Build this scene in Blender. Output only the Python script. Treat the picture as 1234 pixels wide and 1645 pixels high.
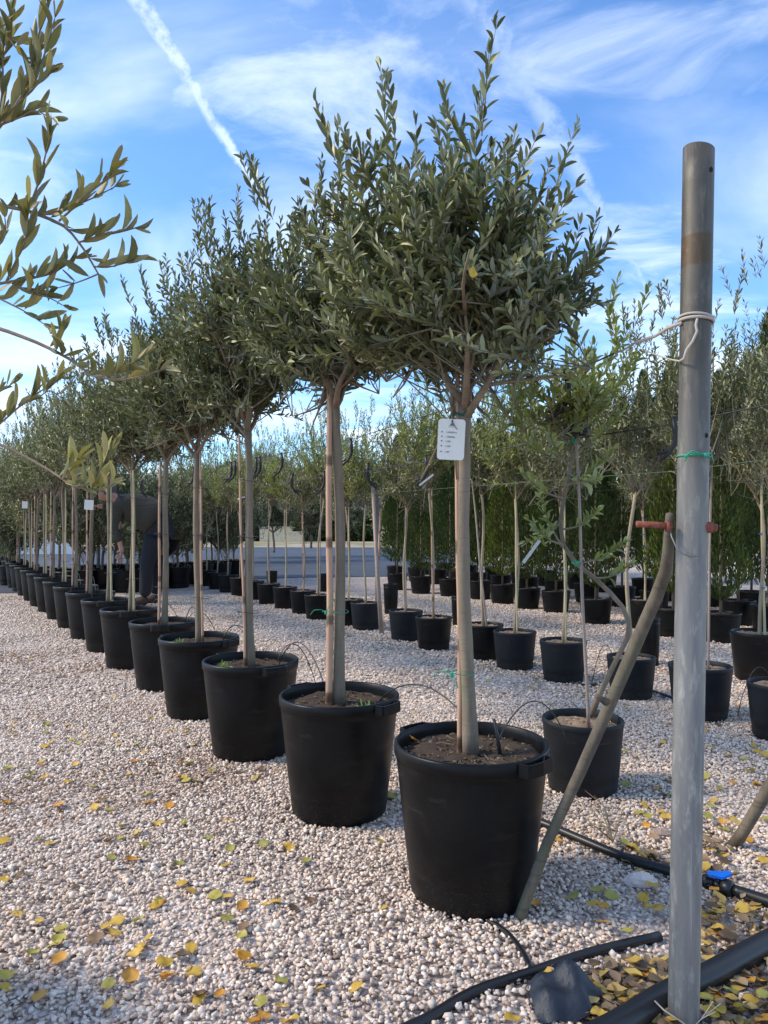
import bpy, math, random
import numpy as np
from math import sin, cos, pi, radians, sqrt, atan2
from mathutils import Vector, Matrix

for o in list(bpy.data.objects): bpy.data.objects.remove(o)
sc = bpy.context.scene
COL = sc.collection

# ------------------------------------------------------------------ camera
F = 1180.0; HOR = 845.0; CX = 617.0; HCAM = 1.0
cam = bpy.data.cameras.new('camera'); camo = bpy.data.objects.new('camera', cam); COL.objects.link(camo)
cam.sensor_fit = 'VERTICAL'; cam.sensor_height = 36; cam.lens = F / 1645 * 36
cam.clip_start = 0.05; cam.clip_end = 5000
camo.location = (0, 0, HCAM); camo.rotation_euler = (radians(90), 0, 0); cam.shift_y = (HOR - 822.5) / 1645
sc.camera = camo
sc.render.resolution_x = 768; sc.render.resolution_y = 1024
sc.render.engine = 'CYCLES'
sc.view_settings.view_transform = 'Standard'; sc.view_settings.look = 'None'
sc.view_settings.exposure = 0.98; sc.view_settings.gamma = 1; sc.view_settings.use_curve_mapping = False

# ------------------------------------------------------------------ sun and sky
SUN = Vector((-0.76, -0.02, 0.62)).normalized()
SUN_EL = math.asin(SUN.z); SUN_ROT = math.atan2(SUN.x, SUN.y)
sl = bpy.data.lights.new('sun', 'SUN'); sl.energy = 2.2; sl.angle = radians(13.0); sl.color = (1.0, 0.87, 0.69)
so = bpy.data.objects.new('sun', sl); COL.objects.link(so)
so.rotation_euler = SUN.to_track_quat('Z', 'Y').to_euler()

world = bpy.data.worlds.new('World'); sc.world = world; world.use_nodes = True
wt = world.node_tree; wn = wt.nodes; wn.clear()
def WN(t, **k):
    n = wn.new(t)
    for a, b in k.items(): setattr(n, a, b)
    return n
def wl(a, b): wt.links.new(a, b)
def wmath(op, a, b=None, c=None, clamp=False):
    n = WN('ShaderNodeMath', operation=op); n.use_clamp = clamp
    for i, v in enumerate((a, b, c)):
        if v is None: continue
        if isinstance(v, (int, float)): n.inputs[i].default_value = v
        else: wl(v, n.inputs[i])
    return n.outputs[0]
def wmr(v, a, b, c=0.0, d=1.0, smooth=True):
    n = WN('ShaderNodeMapRange'); n.interpolation_type = 'SMOOTHSTEP' if smooth else 'LINEAR'
    wl(v, n.inputs[0])
    for i, x in enumerate((a, b, c, d)): n.inputs[i + 1].default_value = x
    return n.outputs[0]
def raydir(x, y):
    v = Vector(((x - CX) / F, 1.0, (HOR - y) / F)); return v.normalized()
sky = WN('ShaderNodeTexSky', sky_type='NISHITA'); sky.sun_disc = False
sky.sun_elevation = SUN_EL; sky.sun_rotation = SUN_ROT; sky.altitude = 0
sky.air_density = 1.0; sky.dust_density = 0.25; sky.ozone_density = 2.5
tc = WN('ShaderNodeTexCoord')
sep = WN('ShaderNodeSeparateXYZ'); wl(tc.outputs['Generated'], sep.inputs[0])
zz = wmath('MAXIMUM', wmath('ADD', sep.outputs[2], 0.10), 0.05)
cmb = WN('ShaderNodeCombineXYZ')
wl(wmath('DIVIDE', sep.outputs[0], zz), cmb.inputs[0]); wl(wmath('DIVIDE', sep.outputs[1], zz), cmb.inputs[1])
def cloud_noise(loc, rot, scl, scale, detail, rough, dist):
    mp = WN('ShaderNodeMapping'); mp.inputs[1].default_value = loc; mp.inputs[2].default_value = (0, 0, rot); mp.inputs[3].default_value = scl
    wl(cmb.outputs[0], mp.inputs[0])
    nz = WN('ShaderNodeTexNoise'); nz.inputs['Scale'].default_value = scale; nz.inputs['Detail'].default_value = detail
    nz.inputs['Roughness'].default_value = rough; nz.inputs['Distortion'].default_value = dist
    wl(mp.outputs[0], nz.inputs['Vector']); return nz.outputs[0]
n1 = cloud_noise((1.3, 4.2, 0), 0.3, (1.0, 1.6, 1), 0.62, 7, 0.52, 0.6)      # soft broad cloud
n2 = cloud_noise((7.1, 0.4, 0), 0.9, (1.0, 1.8, 1), 1.7, 8, 0.60, 0.5)       # streaky wisps
lowm = wmr(sep.outputs[2], 0.45, 0.08, 0.0, 0.04)
c1 = wmath('MULTIPLY', wmr(wmath('ADD', n1, lowm), 0.42, 0.74), 0.8)
c2 = wmath('MULTIPLY', wmr(n2, 0.47, 0.74), 0.55)
cl = wmath('MAXIMUM', c1, c2)
def contrail(p, q, w0, w1, amp, edge):
    a = raydir(*p); b = raydir(*q); n = a.cross(b).normalized(); t = n.cross(a).normalized()
    def dot(v):
        m = WN('ShaderNodeVectorMath', operation='DOT_PRODUCT'); wl(tc.outputs['Generated'], m.inputs[0]); m.inputs[1].default_value = v
        return m.outputs['Value']
    nz = WN('ShaderNodeTexNoise'); nz.inputs['Scale'].default_value = 45; nz.inputs['Detail'].default_value = 5
    nz.inputs['Roughness'].default_value = 0.65; wl(tc.outputs['Generated'], nz.inputs['Vector'])
    d = wmath('ABSOLUTE', wmath('ADD', dot(n), wmath('MULTIPLY', wmath('SUBTRACT', nz.outputs[0], 0.5), w0 * 1.0)))
    L = b.dot(t)
    along = wmath('DIVIDE', dot(t), L)                     # 0 at p, 1 at q
    width = wmath('MAXIMUM', wmath('ADD', w0, wmath('MULTIPLY', along, w1 - w0)), 0.0006)
    r = wmath('DIVIDE', d, width)
    prof = wmr(r, 1.0, edge, 0.0, 1.0)
    tex = wmr(nz.outputs[0], 0.28, 0.62, 0.30, 1.0)
    fade = wmath('MULTIPLY', wmr(along, -1.5, -0.2), wmr(along, 1.1, 0.98))
    return wmath('MULTIPLY', wmath('MULTIPLY', wmath('MULTIPLY', prof, tex), fade), amp)
k1 = contrail((222, 0), (428, 330), 0.0165, 0.005, 0.55, 0.2)
k2 = contrail((800, 60), (1040, 465), 0.024, 0.003, 0.27, 0.1)
cl = wmath('MAXIMUM', cl, wmath('MAXIMUM', k1, k2))
cl = wmath('MULTIPLY', cl, wmr(sep.outputs[2], -0.02, 0.05))
skm = WN('ShaderNodeMixRGB', blend_type='MULTIPLY'); skm.inputs[0].default_value = 1.0
wl(sky.outputs[0], skm.inputs[1]); skm.inputs[2].default_value = (0.68, 0.92, 1.17, 1)
mx = WN('ShaderNodeMixRGB'); wl(cl, mx.inputs[0]); wl(skm.outputs[0], mx.inputs[1]); mx.inputs[2].default_value = (5.2, 5.75, 6.4, 1)
bg = WN('ShaderNodeBackground'); bg.inputs[1].default_value = 0.13; wl(mx.outputs[0], bg.inputs[0])
wo = WN('ShaderNodeOutputWorld'); wl(bg.outputs[0], wo.inputs[0])

# ------------------------------------------------------------------ helpers
def G(px, py, z=0.0):
    """ground (or height z) point seen at photo pixel"""
    Y = F * (HCAM - z) / (py - HOR); return Vector(((px - CX) / F * Y, Y, z))
def D(px, py, Y):
    """point at distance Y seen at photo pixel"""
    return Vector(((px - CX) / F * Y, Y, HCAM + (HOR - py) / F * Y))
ORD = ['nearest', 'second', 'third', 'fourth', 'fifth', 'sixth', 'seventh', 'eighth', 'ninth', 'tenth', 'eleventh', 'twelfth',
       'thirteenth', 'fourteenth', 'fifteenth', 'sixteenth', 'seventeenth', 'eighteenth', 'nineteenth', 'twentieth', 'twenty-first', 'twenty-second', 'twenty-third', 'twenty-fourth', 'twenty-fifth', 'twenty-sixth', 'twenty-seventh', 'twenty-eighth']

def mat(name, color=(0.5, 0.5, 0.5), rough=0.7, metal=0.0, spec=0.5):
    m = bpy.data.materials.new(name); m.use_nodes = True
    b = m.node_tree.nodes['Principled BSDF']
    b.inputs['Base Color'].default_value = (*color, 1); b.inputs['Roughness'].default_value = rough
    b.inputs['Metallic'].default_value = metal; b.inputs['Specular IOR Level'].default_value = spec
    return m
class NT:
    def __init__(s, m): s.t = m.node_tree; s.b = s.t.nodes['Principled BSDF']; s.out = s.t.nodes['Material Output']
    def n(s, t, **k):
        x = s.t.nodes.new(t)
        for a, b in k.items(): setattr(x, a, b)
        return x
    def l(s, a, b): s.t.links.new(a, b)
    def coord(s, scale=(1, 1, 1), kind='Object'):
        t = s.n('ShaderNodeTexCoord'); m = s.n('ShaderNodeMapping'); m.inputs[3].default_value = scale
        s.l(t.outputs[kind], m.inputs[0]); return m.outputs[0]
    def noise(s, vec, scale, detail=4, rough=0.6):
        x = s.n('ShaderNodeTexNoise'); x.inputs['Scale'].default_value = scale; x.inputs['Detail'].default_value = detail
        x.inputs['Roughness'].default_value = rough
        if vec is not None: s.l(vec, x.inputs['Vector'])
        return x.outputs[0]
    def ramp(s, v, stops):
        x = s.n('ShaderNodeValToRGB'); s.l(v, x.inputs[0]); e = x.color_ramp.elements
        while len(e) < len(stops): e.new(0.5)
        for i, (p, c) in enumerate(stops): e[i].position = p; e[i].color = (*c, 1) if len(c) == 3 else c
        return x.outputs[0]
    def mix(s, f, a, b, mode='MIX'):
        x = s.n('ShaderNodeMixRGB', blend_type=mode)
        for i, v in enumerate((f, a, b)):
            if isinstance(v, (int, float)): x.inputs[i].default_value = v
            elif isinstance(v, tuple): x.inputs[i].default_value = (*v, 1)
            else: s.l(v, x.inputs[i])
        return x.outputs[0]
    def bump(s, h, strength=0.3, dist=0.01):
        x = s.n('ShaderNodeBump'); x.inputs['Strength'].default_value = strength; x.inputs['Distance'].default_value = dist
        s.l(h, x.inputs['Height']); s.l(x.outputs[0], s.b.inputs['Normal'])
    def base(s, c): s.l(c, s.b.inputs['Base Color'])

def make_mesh(name, V, loops, starts, material=None, smooth=False, colors=None, mats=None, midx=None):
    me = bpy.data.meshes.new(name)
    V = np.asarray(V, np.float32).reshape(-1, 3); loops = np.asarray(loops, np.int32); starts = np.asarray(starts, np.int32)
    me.vertices.add(len(V)); me.vertices.foreach_set('co', V.ravel())
    me.loops.add(len(loops)); me.loops.foreach_set('vertex_index', loops)
    me.polygons.add(len(starts)); me.polygons.foreach_set('loop_start', starts)
    if smooth: me.polygons.foreach_set('use_smooth', np.ones(len(starts), bool))
    if midx is not None: me.polygons.foreach_set('material_index', np.asarray(midx, np.int32))
    me.update(calc_edges=True)
    if colors is not None:
        a = me.attributes.new('tint', 'FLOAT_COLOR', 'POINT'); c = np.ones((len(V), 4), np.float32); c[:, :3] = colors
        a.data.foreach_set('color', c.ravel())
    for m in (mats or ([material] if material else [])): me.materials.append(m)
    return me

class MB:
    def __init__(s): s.V = []; s.Fa = []; s.sm = []; s.mi = []; s.C = []; s.n = 0
    def add(s, vs, fs, smooth=True, mi=0, col=(1, 1, 1)):
        o = s.n; s.V += [tuple(v) for v in vs]; s.n += len(vs); s.C += [col] * len(vs)
        for f in fs: s.Fa.append([i + o for i in f]); s.sm.append(smooth); s.mi.append(mi)
    def tube(s, pts, rad, sides=8, cap=True, mi=0, jitter=0, col=(1, 1, 1), smooth=True, rng=None):
        pts = [Vector(p) for p in pts]; n = len(pts)
        if isinstance(rad, (int, float)): rad = [rad] * n
        t = (pts[1] - pts[0]).normalized(); a = t.orthogonal().normalized()
        vs = []; 
        for i in range(n):
            if i == 0: t2 = (pts[1] - pts[0])
            elif i == n - 1: t2 = (pts[-1] - pts[-2])
            else: t2 = (pts[i + 1] - pts[i - 1])
            t2 = t2.normalized(); a = (a - t2 * a.dot(t2)).normalized(); b = t2.cross(a)
            for k in range(sides):
                an = 2 * pi * k / sides; r = rad[i] * (1 + (rng.uniform(-jitter, jitter) if rng and jitter else 0))
                vs.append(pts[i] + (a * cos(an) + b * sin(an)) * r)
        fs = []
        for i in range(n - 1):
            for k in range(sides):
                k2 = (k + 1) % sides; fs.append((i * sides + k, i * sides + k2, (i + 1) * sides + k2, (i + 1) * sides + k))
        if cap: fs.append(tuple(range(sides - 1, -1, -1))); fs.append(tuple((n - 1) * sides + k for k in range(sides)))
        s.add(vs, fs, smooth, mi, col)
    def lathe(s, prof, segs=40, mi=0, c=(0, 0, 0), col=(1, 1, 1)):
        vs = []; fs = []; m = len(prof)
        for k in range(segs):
            a = 2 * pi * k / segs
            for r, z in prof: vs.append((c[0] + r * cos(a), c[1] + r * sin(a), c[2] + z))
        for k in range(segs):
            k2 = (k + 1) % segs
            for j in range(m - 1): fs.append((k * m + j, k2 * m + j, k2 * m + j + 1, k * m + j + 1))
        s.add(vs, fs, True, mi, col)
    def box(s, c, size, M=None, mi=0, bevel=0, col=(1, 1, 1)):
        x, y, z = [v / 2 for v in size]
        vs = [Vector((a * x, b * y, d * z)) for d in (-1, 1) for b in (-1, 1) for a in (-1, 1)]
        if M is not None: vs = [M @ v for v in vs]
        vs = [v + Vector(c) for v in vs]
        s.add(vs, [(0, 2, 3, 1), (4, 5, 7, 6), (0, 1, 5, 4), (2, 6, 7, 3), (0, 4, 6, 2), (1, 3, 7, 5)], False, mi, col)
    def blob(s, c, r, seed=0, amp=0.25, mi=0, col=(1, 1, 1), M=None, seg=10, smooth=False):
        R = random.Random(seed); vs = []; fs = []
        rings = seg // 2
        for i in range(rings + 1):
            th = pi * i / rings
            for k in range(seg):
                a = 2 * pi * k / seg; q = 1 + R.uniform(-amp, amp)
                v = Vector((r[0] * sin(th) * cos(a) * q, r[1] * sin(th) * sin(a) * q, r[2] * cos(th) * (q if 0 < i < rings else 1)))
                if i in (0, rings): v = Vector((0, 0, r[2] * cos(th)))
                if M is not None: v = M @ v
                vs.append(v + Vector(c))
        for i in range(rings):
            for k in range(seg):
                k2 = (k + 1) % seg; fs.append((i * seg + k, (i + 1) * seg + k, (i + 1) * seg + k2, i * seg + k2))
        s.add(vs, fs, smooth, mi, col)
    def mesh(s, name, *mats):
        lens = [len(f) for f in s.Fa]; st = np.concatenate([[0], np.cumsum(lens)[:-1]]) if lens else []
        me = make_mesh(name, s.V, [i for f in s.Fa for i in f], st, None, False, np.array(s.C, np.float32), list(mats), s.mi)
        me.polygons.foreach_set('use_smooth', np.array(s.sm, bool)); me.update(); return me

def link(name, data, parent=None, loc=None):
    o = bpy.data.objects.new(name, data); COL.objects.link(o)
    if parent is not None: o.parent = parent
    if loc is not None: o.location = loc
    return o
def tag(o, label=None, cat=None, group=None, kind=None):
    if label: o['label'] = label
    if cat: o['category'] = cat
    if group: o['group'] = group
    if kind: o['kind'] = kind
    return o
def empty(name, loc, rz=0, label=None, cat=None, group=None):
    o = bpy.data.objects.new(name, None); COL.objects.link(o); o.location = loc; o.rotation_euler = (0, 0, rz)
    o.empty_display_size = 0.1
    return tag(o, label, cat, group)

def inst_mesh(name, templates, faces, which, P, A, B, Cc, S, material, colors, smooth=False):
    """templates (k,n,3) placed at P with axes A,B,C scaled S(n,3)"""
    T = np.asarray(templates, np.float32)[which] * S[:, None, :]
    V = P[:, None, :] + T[..., 0:1] * A[:, None, :] + T[..., 1:2] * B[:, None, :] + T[..., 2:3] * Cc[:, None, :]
    n = T.shape[1]; N = len(P)
    fl = np.array([i for f in faces for i in f], np.int32); ln = np.array([len(f) for f in faces], np.int32)
    loops = (fl[None, :] + (np.arange(N, dtype=np.int32) * n)[:, None]).ravel()
    st = np.concatenate([[0], np.cumsum(np.tile(ln, N))[:-1]])
    return make_mesh(name, V.reshape(-1, 3), loops, st, material, smooth, np.repeat(colors, n, axis=0))

def _leaf(fold, bend, tw):
    ts = (.16, .40, .66, .88); ws = (.27, .49, .46, .25); v = [[0, 0, 0]]
    for t, w in zip(ts, ws):
        z = bend * t * t
        v += [[t, -w, z + fold * w + tw * t], [t, 0, z], [t, w, z + fold * w - tw * t]]
    return v + [[1, 0, bend]]
LEAF_HI = np.array([_leaf(.30, -.12, 0), _leaf(.18, .10, .03), _leaf(.40, -.25, -.03), _leaf(.12, .22, .05)], np.float32)
LEAF_HI_F = [(0, 2, 1), (0, 3, 2)] + [f for k in range(3) for f in ((1 + 3 * k, 2 + 3 * k, 5 + 3 * k, 4 + 3 * k), (2 + 3 * k, 3 + 3 * k, 6 + 3 * k, 5 + 3 * k))] + [(10, 11, 13), (11, 12, 13)]
LEAF_LO = np.array([[[0, 0, 0], [.42, -.46, .08], [.42, .46, .08], [1, 0, -.02]]], np.float32)
LEAF_LO_F = [(0, 3, 1), (0, 2, 3)]
LEAF_BR = np.array([[[0, 0, 0], [.14, -.30, .10], [.40, -.5, .16], [.72, -.36, .10], [1, 0, .10], [.72, .36, .05], [.40, .5, .20], [.14, .30, .12], [.45, 0, -.04]],
                    [[0, 0, 0], [.10, -.34, -.04], [.38, -.46, -.10], [.70, -.40, .05], [1, .06, .02], [.75, .34, -.12], [.42, .5, -.06], [.12, .26, .0], [.5, 0, .10]]], np.float32)
LEAF_BR_F = [(8, i, (i + 1) % 8) for i in range(8)]
def leaves_mesh(name, L, material, lo=False, seed=0):
    """L list of (pos, dir, up, length, width, tint)"""
    P = np.array([l[0][:] for l in L], np.float32); A = np.array([l[1][:] for l in L], np.float32); U = np.array([l[2][:] for l in L], np.float32)
    A /= np.linalg.norm(A, axis=1, keepdims=True) + 1e-9
    B = np.cross(U, A); B /= np.linalg.norm(B, axis=1, keepdims=True) + 1e-9; Cc = np.cross(A, B)
    ln = np.array([l[3] for l in L], np.float32); w = np.array([l[4] for l in L], np.float32)
    S = np.stack([ln, w, ln], 1); C = np.array([l[5] for l in L], np.float32)
    T, Fc = (LEAF_BR, LEAF_BR_F) if lo == 2 else (LEAF_LO, LEAF_LO_F) if lo else (LEAF_HI, LEAF_HI_F)
    rs = np.random.RandomState(seed); wh = rs.randint(0, len(T), len(P))
    return inst_mesh(name, T, Fc, wh, P, A, B, Cc, S, material, C, lo is False)

# ------------------------------------------------------------------ materials
def leaf_material(name, top, under, trans=0.25, rough=0.42, glow=(0.35, 0.42, 0.08)):
    m = mat(name, top, rough, 0, 0.4); t = NT(m)
    at = t.n('ShaderNodeAttribute'); at.attribute_name = 'tint'
    ge = t.n('ShaderNodeNewGeometry')
    c = t.mix(ge.outputs['Backfacing'], top, under); c = t.mix(1.0, c, at.outputs['Color'], 'MULTIPLY')
    t.base(c)
    tr = t.n('ShaderNodeBsdfTranslucent'); c2 = t.mix(1.0, glow, at.outputs['Color'], 'MULTIPLY'); t.l(c2, tr.inputs[0])
    ms = t.n('ShaderNodeMixShader'); ms.inputs[0].default_value = trans
    t.l(t.b.outputs[0], ms.inputs[1]); t.l(tr.outputs[0], ms.inputs[2]); t.l(ms.outputs[0], t.out.inputs[0])
    return m
M_OLIVE = leaf_material('olive_leaf', (0.092, 0.104, 0.056), (0.26, 0.262, 0.170), 0.15, 0.42, (0.20, 0.24, 0.08))
M_OLIVE_Y = leaf_material('young_olive_leaf', (0.13, 0.145, 0.055), (0.25, 0.265, 0.14), 0.25, 0.42, (0.30, 0.38, 0.07))
M_OLIVE_N = leaf_material('yellowish_olive_leaf', (0.12, 0.128, 0.050), (0.25, 0.225, 0.115), 0.25, 0.5, (0.30, 0.26, 0.06))
M_CYP = leaf_material('cypress_foliage', (0.055, 0.085, 0.020), (0.055, 0.085, 0.020), 0.2, 0.6, (0.14, 0.24, 0.03))
M_HEDGE = leaf_material('hedge_foliage', (0.05, 0.085, 0.02), (0.08, 0.11, 0.04), 0.15, 0.6, (0.12, 0.18, 0.03))
M_WEED = leaf_material('weed_leaf', (0.12, 0.22, 0.05), (0.16, 0.26, 0.08), 0.3, 0.5, (0.3, 0.5, 0.08))

_t = NT(M_CYP); _oi = _t.n('ShaderNodeObjectInfo'); _c = _t.b.inputs['Base Color'].links[0].from_socket
_t.base(_t.mix(1.0, _c, _t.ramp(_oi.outputs['Random'], [(0.0, (.45, .50, .55)), (0.45, (.85, .82, .7)), (0.75, (1.25, 1.05, .8)), (1.0, (1.9, 1.5, .8))]), 'MULTIPLY'))
def bark_material(name, dark, light, green=(0.20, 0.20, 0.10), scale=1.0, rough=0.8):
    m = mat(name, light, rough, 0, 0.25); t = NT(m)
    v = t.coord((30 * scale, 30 * scale, 5 * scale)); a = t.noise(v, 1.0, 6, 0.65)
    v2 = t.coord((3, 3, 3)); b = t.noise(v2, 2.2, 3, 0.5)
    v3 = t.coord((4, 4, 110 * scale)); r = t.noise(v3, 1.0, 2, 0.5)
    c = t.ramp(a, [(0.25, dark), (0.7, light)]); c = t.mix(t.ramp(b, [(0.5, (0, 0, 0)), (0.72, (1, 1, 1))]), c, green)
    c = t.mix(t.ramp(r, [(0.60, (0, 0, 0)), (0.68, (.45, .45, .45))]), c, dark)
    t.base(c); h = t.mix(0.5, a, r); t.bump(h, 0.55, 0.005); return m
M_BARK = bark_material('olive_bark', (0.13, 0.10, 0.07), (0.27, 0.21, 0.15), (0.20, 0.185, 0.12))
M_BARK_L = bark_material('pale_young_bark', (0.22, 0.16, 0.10), (0.42, 0.34, 0.24), (0.30, 0.30, 0.18))
M_TWIG = mat('twig', (0.19, 0.175, 0.115), 0.7)
M_LIMB = bark_material('limb_bark', (0.15, 0.10, 0.065), (0.27, 0.20, 0.13), (0.17, 0.17, 0.10))
def stake_material():
    m = mat('reddish_cane', (0.50, 0.27, 0.15), 0.5); t = NT(m)
    v = t.coord((2, 2, 9)); w = t.n('ShaderNodeTexWave'); w.bands_direction = 'Z'; w.inputs['Scale'].default_value = 0.13; w.inputs['Distortion'].default_value = 1.6
    t.l(v, w.inputs[0]); a = t.noise(t.coord((20, 20, 4)), 1.0, 4)
    c = t.ramp(a, [(0.3, (0.34, 0.18, 0.11)), (0.65, (0.54, 0.33, 0.21))])
    c = t.mix(t.ramp(w.outputs[1], [(0.93, (0, 0, 0)), (0.98, (1, 1, 1))]), c, (0.16, 0.09, 0.05)); t.base(c); return m
M_STAKE = stake_material()
M_CANE = bark_material('pale_cane', (0.38, 0.30, 0.16), (0.58, 0.50, 0.32), (0.42, 0.42, 0.2), 0.7, 0.55)
M_STAKE_G = bark_material('grey_cane', (0.22, 0.16, 0.13), (0.40, 0.32, 0.27), (0.3, 0.25, 0.2), 0.7, 0.6)

def plastic_pot(name, c0, c1, rough):
    m = mat(name, c0, rough, 0, 0.22); t = NT(m)
    v = t.coord((1, 1, 1)); a = t.noise(v, 7, 5, 0.6); f = t.noise(v, 230, 3, 0.7)
    c = t.ramp(a, [(0.35, c0), (0.7, c1)])
    gz = t.n('ShaderNodeSeparateXYZ'); tcc = t.n('ShaderNodeTexCoord'); t.l(tcc.outputs['Object'], gz.inputs[0])
    low = t.n('ShaderNodeMapRange'); t.l(gz.outputs[2], low.inputs[0]); low.inputs[1].default_value = 0.15; low.inputs[2].default_value = 0.0
    sp = t.ramp(f, [(0.60, (0, 0, 0)), (0.72, (1, 1, 1))])
    sp2 = t.mix(1.0, sp, low.outputs[0], 'MULTIPLY'); c = t.mix(sp2, c, (0.16, 0.13, 0.09))
    sm = t.ramp(t.noise(t.coord((5, 5, 22)), 1.0, 5, 0.7), [(0.60, (0, 0, 0)), (0.80, (.30, .30, .30))]); c = t.mix(sm, c, (0.12, 0.10, 0.08))
    dv = t.n('ShaderNodeTexNoise'); dv.inputs['Scale'].default_value = 3.2; dv.inputs['Detail'].default_value = 8; dv.inputs['Roughness'].default_value = 0.72; dv.inputs['Distortion'].default_value = 1.2
    oi = t.n('ShaderNodeObjectInfo'); va = t.n('ShaderNodeVectorMath', operation='ADD'); cb = t.n('ShaderNodeCombineXYZ'); sc_m = t.n('ShaderNodeMath', operation='MULTIPLY'); t.l(oi.outputs['Random'], sc_m.inputs[0]); sc_m.inputs[1].default_value = 37.0
    t.l(sc_m.outputs[0], cb.inputs[0]); t.l(v, va.inputs[0]); t.l(cb.outputs[0], va.inputs[1]); t.l(va.outputs[0], dv.inputs['Vector'])
    c = t.mix(t.ramp(dv.outputs[0], [(0.48, (0, 0, 0)), (0.74, (.45, .45, .45))]), c, (0.022, 0.020, 0.017))
    ln = t.n('ShaderNodeTexNoise'); ln.inputs['Scale'].default_value = 1.0; ln.inputs['Detail'].default_value = 3; mp2 = t.n('ShaderNodeMapping'); mp2.inputs[3].default_value = (6, 6, 160); mp2.inputs[2].default_value = (.10, .06, 0); t.l(va.outputs[0], mp2.inputs[0]); t.l(mp2.outputs[0], ln.inputs['Vector'])
    c = t.mix(t.ramp(ln.outputs[0], [(0.72, (0, 0, 0)), (0.76, (.5, .5, .5))]), c, (0.08, 0.075, 0.068))
    t.base(c); rr = t.ramp(a, [(0.3, (rough - .08,) * 3), (0.7, (rough + .14,) * 3)]); t.l(rr, t.b.inputs['Roughness'])
    t.bump(t.noise(v, 26, 3), 0.10, 0.004); return m
M_POT = plastic_pot('black_pot_plastic', (0.0032, 0.0032, 0.0036), (0.0062, 0.006, 0.0058), 0.40)
M_POT_G = plastic_pot('dark_grey_pot_plastic', (0.009, 0.0105, 0.013), (0.015, 0.017, 0.020), 0.52)
def tint_material(name, rough=0.85, bump=0.2, bs=200, spec=0.3):
    m = mat(name, (1, 1, 1), rough, 0, spec); t = NT(m); at = t.n('ShaderNodeAttribute'); at.attribute_name = 'tint'
    a = t.noise(t.coord(), bs, 4, 0.6); c = t.mix(1.0, at.outputs['Color'], t.ramp(a, [(0.3, (.78, .78, .78)), (0.7, (1.1, 1.1, 1.1))]), 'MULTIPLY')
    t.base(c); t.bump(a, bump, 0.002); return m
M_STONE = tint_material('pale_crushed_stone', 0.85, 0.3, 260)
M_SOIL = tint_material('potting_soil', 0.95, 0.5, 120)
M_FALLEN = leaf_material('fallen_leaf', (1, 1, 1), (0.9, 0.86, 0.75), 0.15, 0.6, (0.9, 0.75, 0.3))
M_BLACK = mat('black_polythene', (0.012, 0.012, 0.013), 0.38)
M_RUBBER = mat('black_rubber', (0.010, 0.010, 0.012), 0.5)
M_GREEN = mat('green_string', (0.02, 0.30, 0.17), 0.6)
M_BLUE = mat('blue_tie', (0.02, 0.12, 0.50), 0.5)
M_ROPE = mat('pale_rope', (0.42, 0.38, 0.32), 0.9)
M_WIRE = mat('steel_wire', (0.22, 0.21, 0.20), 0.5, 0.6)
M_DWIRE = mat('dark_wire', (0.02, 0.02, 0.022), 0.5)
M_TAG = mat('white_tag_plastic', (0.80, 0.76, 0.68), 0.45)
M_TAGG = mat('grey_tag_plastic', (0.52, 0.54, 0.52), 0.4)
M_INK = mat('tag_ink', (0.16, 0.16, 0.16), 0.6)
M_RUST = mat('rusty_steel', (0.22, 0.055, 0.03), 0.85); _t = NT(M_RUST); _t.base(_t.ramp(_t.noise(_t.coord(), 90, 5), [(0.3, (0.10, 0.03, 0.02)), (0.7, (0.30, 0.085, 0.05))])); _t.bump(_t.noise(_t.coord(), 200, 4), 0.4, 0.002)

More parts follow.
